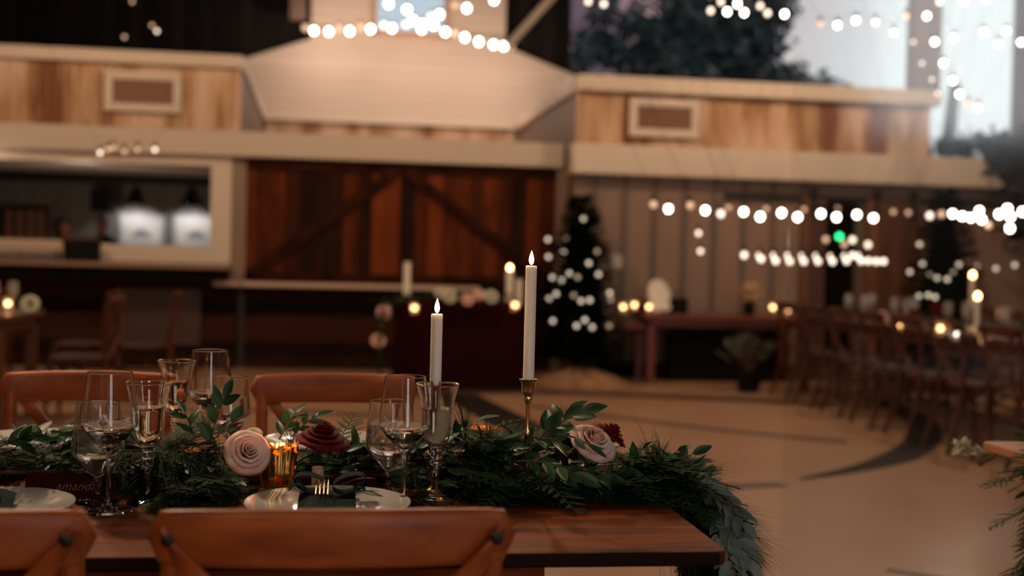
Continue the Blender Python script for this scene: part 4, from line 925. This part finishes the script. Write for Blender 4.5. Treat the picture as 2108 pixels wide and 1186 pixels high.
many('lower receding row of reflected bulbs meeting the doorway', 10.8, [(1567, 533), (1597, 537), (1626, 538), (1655, 538), (1684, 538), (1714, 538), (1743, 537), (1773, 537), (1788, 537), (1804, 538), (1819, 538)], Mi, .032)
many('short reflected bulb string in the dark doorway', 11.5, [(1700, 493), (1738, 503), (1755, 494), (1787, 504)], [Lo, Lo, Mi, Mi], .034)
many('bulb string hanging over the right banquet table', 9.6, [(1914, 444), (1938, 441), (1961, 440), (1981, 445), (1999, 448), (2016, 434), (2021, 452), (2035, 464)], [Mi, Lo, H, H, H, H, H, Lo], .032)
many('bulb cluster string at the right edge over the banquet table', 9.3, [(2057, 441), (2074, 430), (2080, 446), (2079, 470), (2105, 436)], [H, H, H, H, H], .034)
many('pair of small reflected bulbs left of the doorway string', 11.8, [(1438, 480), (1442, 517)], Mi, .028)
many('row of pale reflected bulbs caught on the bar frame', 12.2, [(206, 314), (222, 308), (233, 304), (256, 312), (283, 308), (319, 308)], [Mi, Lo, Lo, Lo, Lo, Mi], .024)  # faint bulb reflections, built as solid bulbs
many('two dim bulbs in the dark roof at left', 14.0, [(313, 52), (323, 64), (256, 76), (272, 3)], [Lo, Mi, Lo, Lo], .03)
tag(MB().sphere((0, 0, 0), .034, 14, 10).build('lamp_globe', green_led, None, loc=(0, 0, 0)), None, None)
_g = bpy.data.objects['lamp_globe']; t = thing('hanging_lamp', 'green lamp glowing in the dark doorway', 'lamp', aY(1728, 487, 12.6)); _g.parent = t
MB().tube([(0, 0, .10), (0, 0, 1.945-t.location.z)], .006).build('cord', black_m, t)

# ------------------------------------------------------------------ christmas trees
def fir(loc, h, R, label, led_px, Yp, led_r=.022, fol=900, ledm=None):
    t = thing('christmas_tree', label, 'christmas tree', loc); r = random.Random(int(h*100)); m = MB()
    for i in range(fol):
        u = r.random()**.75; z = .28+(h-.3)*(1-u) if False else .22+(h-.22)*r.random()**1.25; rad = R*(1-(z-.22)/(h-.22))**.66+.03; a = r.uniform(0, 2*PI)
        d = Vector((math.cos(a), math.sin(a), r.uniform(-.25, .35))).normalized(); p0 = Vector((math.cos(a)*rad*.45, math.sin(a)*rad*.45, z)); L_ = rad*r.uniform(.45, .62)+.03
        sd = d.cross(Vector((0, 0, 1))).normalized()
        for k in range(5):
            b = p0+d*L_*k/5
            for s in (-1, 1): blade(m, b, (d*.7+sd*s*.7+Vector((0, 0, r.uniform(-.2, .3)))).normalized(), .09, .022)
        blade(m, p0+d*L_*.6, d, .12, .02)
    m.lathe([(R*.62, .25), (R*.48, .25+(h-.25)*.35), (R*.2, h*.8), (0, h-.04)], 14)
    m.build('foliage', fir_m, t, False); MB().tube([(0, 0, 0), (0, 0, h*.6)], .045).build('trunk', bark_m, t)
    L0 = Vector(loc)
    for iq, (px, py) in enumerate(led_px):
        # light sits on the outer surface of the cone on the near side
        p = aY(px, py, Yp)-L0; rad = R*(max(0.03, 1-(p.z-.22)/(h-.22)))**.66; x = max(-rad*.98, min(rad*.98, p.x)); y = -math.sqrt(max(.0, rad*rad-x*x))-.03
        pw = aY(px, py, L0.y+y)-L0
        MB().sphere((0, 0, 0), led_r, 10, 6).build('fairy_light', tree_led2 if iq % 4 == 2 else tree_led, t, loc=pw)
    return t
leds = [(1201, 450), (1128, 493), (1165, 489), (1160, 519), (1129, 529), (1212, 542), (1229, 518), (1137, 571), (1156, 577), (1172, 563), (1189, 571), (1232, 565), (1130, 615), (1145, 605), (1181, 608), (1214, 618), (1196, 620), (1255, 603), (1257, 617), (1138, 661), (1187, 671), (1204, 659), (1254, 671), (1219, 674)]
fir((2.36, 11.95, 0), 1.86, .50, 'small dark fir tree dotted with lights beside the taupe wall', leds, 11.6)
leds2 = [(1893, 503), (1899, 543), (1914, 564), (1929, 572), (1950, 575), (1974, 545), (2011, 548), (1892, 610), (1911, 608), (1925, 612), (1962, 560), (2050, 553), (2089, 546), (1873, 560)]
fir((6.0, 11.5, 0), 2.0, .54, 'dark tree reflection with lights, built as a fir behind the right banquet table', leds2, 11.2)  # reflection of a lit tree, built as a solid fir
r = random.Random(3)
def mound(u, v):
    a = u*2*PI; k = v; R_ = .50*k*(1+.12*math.sin(5*a)+.06*math.sin(11*a)); return (R_*math.cos(a), R_*math.sin(a)*.8, .13*(1-k**2)*(1+.3*math.sin(7*a+3*k))+.012)
sk = cloth_grid(mound, 60, 12, .004).build('tree_skirt', burlap, None, loc=(2.30, 11.55, 0)); tag(sk, 'crumpled tan burlap skirt at the foot of the wall fir', 'tree skirt')

# ------------------------------------------------------------------ sweetheart table in burgundy
t = thing('draped_table', 'small table draped to the floor in burgundy cloth', 'table', (1.105, 11.45, 0))
def drape(u, v):
    a = u*2*PI; ca, sa = math.cos(a), math.sin(a); k = 1+.035*(1-v)*math.sin(26*a)+.05*(1-v); return (.575*k*math.copysign(abs(ca)**.35, ca), .35*k*math.copysign(abs(sa)**.35, sa), .765*v+.006)
cloth_grid(lambda u, v: drape(u, v), 120, 8, .002).build('cloth_skirt', burg_cloth, t)
MB().flat([(drape(k/60, 1)[0], drape(k/60, 1)[1]) for k in range(60)], .765, .78).build('cloth_top', burg_cloth, t, False)
SG = [(.36, 11.0, .03), (.35, 11.02, .42), (.38, 11.05, .68), (.50, 11.2, .80), (.9, 11.25, .83), (1.3, 11.25, .82), (1.62, 11.2, .82)]
garland('table_runner_garland', 'dark green garland on the burgundy draped table', SG, None, 33, 50, 40, 90)
def soft_bloom(px, py, Y, R, mat, label, s=1):
    c = aY(px, py, Y); t = thing('rose', label, 'rose', c); m = MB(); M = Vector((.1, -.9, .4)).to_track_quat('Z', 'Y').to_matrix(); k = 0
    for n, o, Hh, cu in ((3, .2, 1.1, 0), (5, .5, 1.05, .2), (6, .9, .85, .5)):
        for q_ in range(n): petal(m, M, o, Hh*R, R, .95, 2*PI*q_/n+n, cu, k+s); k += 1
    m.build('petals', mat, t, angle=80); return t
for i, (px, py, R, mt, lb) in enumerate(((790, 645, .062, blush_m, 'upper blurred blush rose at the left of the burgundy table'), (778, 703, .060, blush_m, 'lower blurred blush rose hanging left of the burgundy table'), (925, 612, .06, ivory_m, 'pale rose on the burgundy table, left of its middle'), (962, 618, .055, blush_m, 'pale rose in the middle of the burgundy table garland'), (1010, 612, .06, ivory_m, 'pale rose on the right half of the burgundy table'), (905, 603, .05, ivory_m, 'small pale rose beside the unlit ivory taper'), (985, 608, .05, blush_m, 'blush rose between the pale roses on the burgundy table'))):
    soft_bloom(px, py, 11.02, R, mt, lb, i*7+1)
def far_candle(px, ytop, ybot, Y, w, label, lit, hold=True):
    a = aY(px, ytop, Y); b = aY(px, ybot, Y); t = thing('taper_candle', label, 'candle', (b.x, Y, b.z)); h = a.z-b.z
    MB().lathe([(0, 0), (w, 0), (w, h), (0, h)], 14).build('wax', wax, t)
    if lit:
        MB().sphere((0, 0, h+.02), .020, 10, 8, (1, 1, 1.4)).build('flame', glow_flame, t)
    z0 = min(b.z, b.z)
    return t
far_candle(837, 540, 608, 11.25, .032, 'unlit ivory taper at the left of the burgundy table', False)
far_candle(1048, 556, 620, 11.25, .032, 'lit taper at the right end of the burgundy table', True)
far_candle(1067, 575, 640, 11.3, .03, 'taper just left of the wall fir on the burgundy table', False)
def far_votive(px, py, Y, label, r=.034, mat=None, zb=None):
    c = aY(px, py, Y); t = thing('votive_holder', label, 'votive', (c.x, c.y, (c.z-.05)))
    MB().lathe([(0, 0), (r*.9, 0), (r*1.15, .09), (r*1.08, .09), (r*.8, .006), (0, .006)], 14).build('cup', simple_glass, t)
    MB().sphere((0, 0, .05), r*.62, 10, 8).build('flame', mat or glow_flame, t); return t
far_votive(853, 634, 11.05, 'glowing votive at the left of the burgundy table top')
far_votive(1060, 628, 11.05, 'glowing votive at the right end of the burgundy table')

# ------------------------------------------------------------------ gift table by the taupe wall
def simple_table(name, label, x0, x1, y0, y1, h, mat, leg=.05, inset=.04):
    t = thing(name, label, 'table', ((x0+x1)/2, (y0+y1)/2, 0)); w = (x1-x0)/2; d = (y1-y0)/2
    MB().box((-w, -d, h-.04), (w, d, h)).build('tabletop', mat, t, False, .004)
    MB().box((-w+.06, -d+.06, h-.12), (w-.06, d-.06, h-.04)).build('apron', mat, t, False)
    for sx_ in (-1, 1):
        for sy in (-1, 1): MB().cbox((sx_*(w-inset-leg/2), sy*(d-inset-leg/2), (h-.12)/2), (leg, leg, h-.12)).build('leg', mat, t, False)
    return t
redwood = pbsdf('red_brown_table', (.16, .035, .018), .4)
simple_table('side_table', 'long red brown table against the taupe wall', 3.0, 4.75, 11.75, 12.40, .70, redwood, .07)
gt = .70
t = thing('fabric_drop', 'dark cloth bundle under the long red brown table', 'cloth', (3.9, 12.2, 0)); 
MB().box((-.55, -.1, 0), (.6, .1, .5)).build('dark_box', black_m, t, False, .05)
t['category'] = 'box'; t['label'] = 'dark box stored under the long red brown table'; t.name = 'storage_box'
def sign(px, py, Y, w, h, tilt, label, mat, shape='oval'):
    c = aY(px, py, Y); t = thing('table_sign', label, 'sign', (c.x, Y, gt))
    pts = [(w*math.cos(2*PI*k/24)*(1 if shape == 'oval' else 1), h*math.copysign(abs(math.sin(2*PI*k/24))**.7, math.sin(2*PI*k/24))+h) for k in range(24)]
    o = MB().prism(pts, -.01, .01).build('board', mat, t, False); o.rotation_euler = (math.radians(-10), math.radians(tilt), 0)
    MB().box((-w*.5, -.01, 0), (w*.5, .10, .03)).build('stand', iron_m, t, False)
sign(1368, 610, 12.05, .11, .18, -14, 'leaning pale oval sign on the long red brown table', paper_m)
for px, py, lb in ((1283, 632, 'left glowing votive between the fir and the pale sign'), (1306, 628, 'right glowing votive between the fir and the pale sign'), (1336, 632, 'amber votive at the foot of the pale sign'), (1591, 633, 'bright votive towards the right end of the side table'), (1624, 637, 'faint votive at the right end of the side table')):
    far_votive(px, py, 11.95 if px > 1320 else 11.9, lb)
tag(MB().box((3.0-.45, 11.8, .56), (3.0, 12.1, .60)).build('shelf_extension', redwood, None, False), 'small drop leaf beside the fir holding two votives', 'shelf')
t = thing('flower_vase', 'rounded cream flower arrangement on the side table', 'vase', (aY(1543, 600, 12.0).x, 12.0, gt))
MB().lathe([(0, 0), (.05, 0), (.07, .06), (.045, .13), (.05, .15), (0, .15)], 18).build('vase', black_m, t)
m = MB(); r = random.Random(9)
for k in range(60):
    d = rv(r).normalized(); leaf(m, Vector((0, 0, .24))+d*.03, d, rv(r), .09, .06, .2, .3)
m.build('blooms', pbsdf('warm_bloom', (.6, .38, .22), .7), t)
t = thing('dark_wreath', 'dark foliage piled round the foot of the pale sign', 'foliage', (aY(1330, 610, 12.2).x, 12.2, gt))
m = MB(); r = random.Random(19)
for k in range(160):
    d = Vector((r.uniform(-1, 1), r.uniform(-.5, .5), r.uniform(0, .8))); leaf(m, Vector((d.x*.22+.1, d.y*.1, d.z*.14)), rv(r), rv(r), .09, .03)
m.build('leaves', sil_m, t)
t = thing('gift_bag', 'dark bag standing on the side table right of the pale sign', 'bag', (aY(1395, 625, 12.1).x, 12.1, gt)); MB().box((-.1, -.05, 0), (.1, .05, .16)).build('body', black_m, t, False, .01); MB().tube(spl([(-.05, 0, .16), (-.03, 0, .22), (.03, 0, .22), (.05, 0, .16)]), .005).build('handle', iron_m, t)
t = thing('reflection_plant', 'pale leafy stand-in for a glimmering reflection before the side table', 'plant', (aZ(1520, 800, 0).x, 11.2, 0))  # a pale reflection, built as a solid plant
MB().lathe([(0, 0), (.10, 0), (.13, .2), (.12, .2), (.1, .02), (0, .02)], 20).build('pot', black_m, t)
m = MB(); tm = MB(); r = random.Random(29)
for k in range(26):
    d = Vector((r.uniform(-1, 1), r.uniform(-1, 1), r.uniform(.6, 2))).normalized(); P_ = [Vector((0, 0, .18)), Vector((0, 0, .18))+d*.2, Vector((0, 0, .16))+d*.38]; tm.tube(P_, .003, 5)
    for j in range(8): leaf(m, P_[1].lerp(P_[2], j/7), rv(r)+d, rv(r), .05, .03)
m.build('leaves', pbsdf('sage_leaf', (.10, .10, .075), .7), t); tm.build('stems', twig_m, t)
t = tag(MB().box((-.06, -.03, -.075), (.06, 0, .075)).build('thermostat', pbsdf('white_plastic', (.6, .5, .42), .4), None, False, .01, loc=aY(1268, 539, 12.495)), 'small white box on the taupe wall right of the fir', 'thermostat')

# ------------------------------------------------------------------ right banquet table and chairs
simple_table('banquet_table', 'long dark wood banquet table running back on the right', 4.42, 5.35, 6.3, 11.4, .76, pbsdf('dark_banquet_wood', (.10, .035, .02), .35), .07)
bc = make_chair(chair_dark, 'crossback chair nearest us along the right banquet table', (4.28, 7.0, 0), -PI/2, pbsdf('dark_seat', (.05, .025, .018), .7))  # seat colour darkened too, for the dim far seating
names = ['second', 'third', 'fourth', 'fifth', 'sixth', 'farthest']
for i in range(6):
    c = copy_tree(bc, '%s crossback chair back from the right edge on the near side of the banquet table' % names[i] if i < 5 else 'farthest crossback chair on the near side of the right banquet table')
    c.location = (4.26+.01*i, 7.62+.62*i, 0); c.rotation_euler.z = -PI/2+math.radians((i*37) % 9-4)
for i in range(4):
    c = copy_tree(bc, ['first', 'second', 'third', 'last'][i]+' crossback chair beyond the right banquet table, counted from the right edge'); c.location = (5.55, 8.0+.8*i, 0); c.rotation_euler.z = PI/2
def btab(px, py, z=.76): p = aZ(px, py, z); return p
RB = [(1936, 680, 'left small votive on the right banquet table'), (1965, 690, 'brightest votive in the middle of the right banquet table'), (2026, 700, 'votive below the candles at the right edge'), (1850, 672, 'faint amber votive at the far end of the banquet table')]
for px, py, lb in RB:
    Y = 7.6 if px > 1900 else 8.8; far_votive(px, py-4, Y, lb, .030, bulb_hot if px == 1965 else glow_flame)
def stand_candle(px, yt, yb, Y, label):
    c = far_candle(px, yt, yb, Y, .02, label, True); h = c.location.z-.76
    MB().lathe([(0, -h), (.05, -h), (.05, -h+.01), (.008, -h+.03), (.008, -.03), (.025, 0), (0, 0)], 14).build('holder', gold_m, c); return c
stand_candle(2000, 572, 634, 8.6, 'taller lit taper on the right banquet table'); stand_candle(2010, 616, 686, 8.0, 'shorter lit taper right of the taller one on the banquet table')
def far_goblet(x, y, z, label, group):
    t = thing('goblet', label, 'glass', (x, y, z), 0, group)
    MB().lathe([(0, 0), (.034, 0), (.034, .003), (.005, .01), (.005, .08), (.03, .11), (.04, .14), (.034, .21), (.031, .21), (.036, .14), (.02, .11), (0, .10)], 14).build('bowl', simple_glass, t); return t
gob = far_goblet(4.62, 7.1, .76, 'stemmed glass nearest us on the right banquet table', 'glasses on the right banquet table')
r = random.Random(41)
for i in range(13):
    c = copy_tree(gob, 'stemmed glass on the right banquet table, %s in the line running away from us' % ['second', 'third', 'fourth', 'fifth', 'sixth', 'seventh', 'eighth', 'ninth', 'tenth', 'eleventh', 'twelfth', 'thirteenth', 'farthest'][i]); c.location = (4.58+r.uniform(0, .12)+(.35 if i % 3 == 0 else 0), 7.3+i*.31, .76)
for i, (px, py, mt, lb) in enumerate(((1816, 655, blush_m, 'orange pink rose at the far end of the right banquet table'), (1880, 650, red_m, 'red rose beside the far votive on the right banquet table'), (1925, 640, red_m, 'deep red rose low in the right banquet table garland'), (2060, 650, blush_m, 'dull pink rose at the right edge of the banquet table'))):
    soft_bloom(px, py, 8.8, .05, mt, lb, 60+i)
garland('runner_garland', 'dark garland lying along the right banquet table', [(4.85, 6.5, .79), (4.85, 8, .79), (4.88, 9.5, .79), (4.85, 11.2, .79)], None, 51, 60, 40, 120)

# ------------------------------------------------------------------ left banquet table
simple_table('banquet_table', 'dark banquet table with glasses at the left edge', -4.4, -2.15, 8.3, 9.3, .76, pbsdf('shadow_wood', (.12, .045, .025), .35), .07)
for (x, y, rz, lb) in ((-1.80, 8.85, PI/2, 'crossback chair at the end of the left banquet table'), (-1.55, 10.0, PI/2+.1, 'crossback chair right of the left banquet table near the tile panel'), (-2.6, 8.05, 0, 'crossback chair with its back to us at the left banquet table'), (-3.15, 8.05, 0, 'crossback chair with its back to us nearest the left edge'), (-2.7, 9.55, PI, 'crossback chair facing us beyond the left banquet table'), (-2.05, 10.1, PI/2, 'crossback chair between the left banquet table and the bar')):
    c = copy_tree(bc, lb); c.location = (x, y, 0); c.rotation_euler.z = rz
for i, (x, y) in enumerate(((-2.3, 8.5), (-2.42, 8.62), (-2.55, 8.5), (-2.3, 9.0), (-2.45, 9.08), (-2.75, 8.62), (-2.62, 9.0), (-2.9, 8.5), (-3.0, 8.62))):
    c = copy_tree(gob, 'stemmed glass in the cluster on the left banquet table'); c['group'] = 'glasses on the left banquet table'; c.location = (x, y, .76)
far_votive(16, 625, 8.8, 'amber votive on the left banquet table at the left edge', .03)
for (px, py) in ((62, 628),): soft_bloom(px, py, 8.8, .06, ivory_m, 'pale rose among the glasses on the left banquet table', 81)

# ------------------------------------------------------------------ reflected trees, built as solid ones beyond the right parapet
def reflected_tree(loc, blobs, label, seed, n, leafL=.28, th=5):
    t = thing('reflected_tree', label, 'tree', loc); r = random.Random(seed); m = MB(); b = MB(); L0 = Vector(loc)
    b.tube([(0, 0, 0), (0, .02*th, .6*th), (.1, 0, th)], [.05*th, .036*th, .02*th], 8)
    for (px, py, Y, R_) in blobs:
        c = aY(px, py, Y)-L0; b.tube(spl([(0, 0, th*.6), (c.x*.4, 0, (th*.6+c.z)/2+.06*th), c], 4), [.06]*4+[.035]*4+[.015], 5)
        b.sphere(c, R_*.62, 10, 7, (1, .5, 1))
        k = int(n*R_*R_)
        for i in range(k):
            v = rv(r); v = v.normalized()*r.random()**.5*R_*1.15; v.y *= .6; p = c+v; leaf(m, p, rv(r), rv(r), leafL*r.uniform(.5, 1), leafL*.42)
        for i in range(int(8*R_)+3):
            v = rv(r).normalized()*R_*1.4; b.tube([c, c+v*.6+rv(r)*.1, c+v], [.02, .012, .006], 4)
    m.build('foliage', sil_m, t, False); b.build('branches', bark_m, t)
    return t
reflected_tree((9.5, 27, 0), [(1240, 20, 27, .35), (1215, 90, 27, .45), (1190, 130, 26.5, .30), (1270, 110, 27, .45), (1300, 40, 27, .3), (1320, 140, 27, .5), (1345, 70, 27, .5), (1400, 20, 27, .7), (1390, 110, 27, .8), (1450, 60, 27, .9), (1460, 150, 27, .7), (1510, 90, 27, .85), (1530, 20, 27, .8), (1560, 140, 27, .6), (1580, 60, 27, .55), (1620, 165, 26, .4), (1600, 10, 27, .5)], 'big dark reflected tree above the right parapet', 5, 1100)
reflected_tree((12, 23, 0), [(1660, 170, 23, .30), (1700, 175, 23, .26), (1640, 150, 23, .2), (1690, 150, 23, .11)], 'low dark reflected bush top left of the mauve post', 6, 300, .2)
reflected_tree((7.6, 13.1, 2.42), [(1940, 300, 13.5, .17), (1985, 305, 13.5, .2), (2030, 300, 13.5, .22), (2070, 320, 13.4, .28), (2105, 330, 13.3, .35), (2050, 330, 12.2, .16), (2085, 350, 12.1, .22), (2100, 400, 12.0, .25), (2110, 460, 11.8, .25), (2060, 290, 13.5, .16), (2120, 270, 13.4, .2)], 'dark reflected evergreen at the right edge over the cream band', 7, 900, .13, .4)
# tall glass pane added beyond the right hand table for reflected haze
gl = struct('haze_pane', MB().box((1.50, 3.95, .02), (3.6, 3.96, 2.9)), pane_m, label='tall frameless pane added for its reflected haze', cat='glass pane')
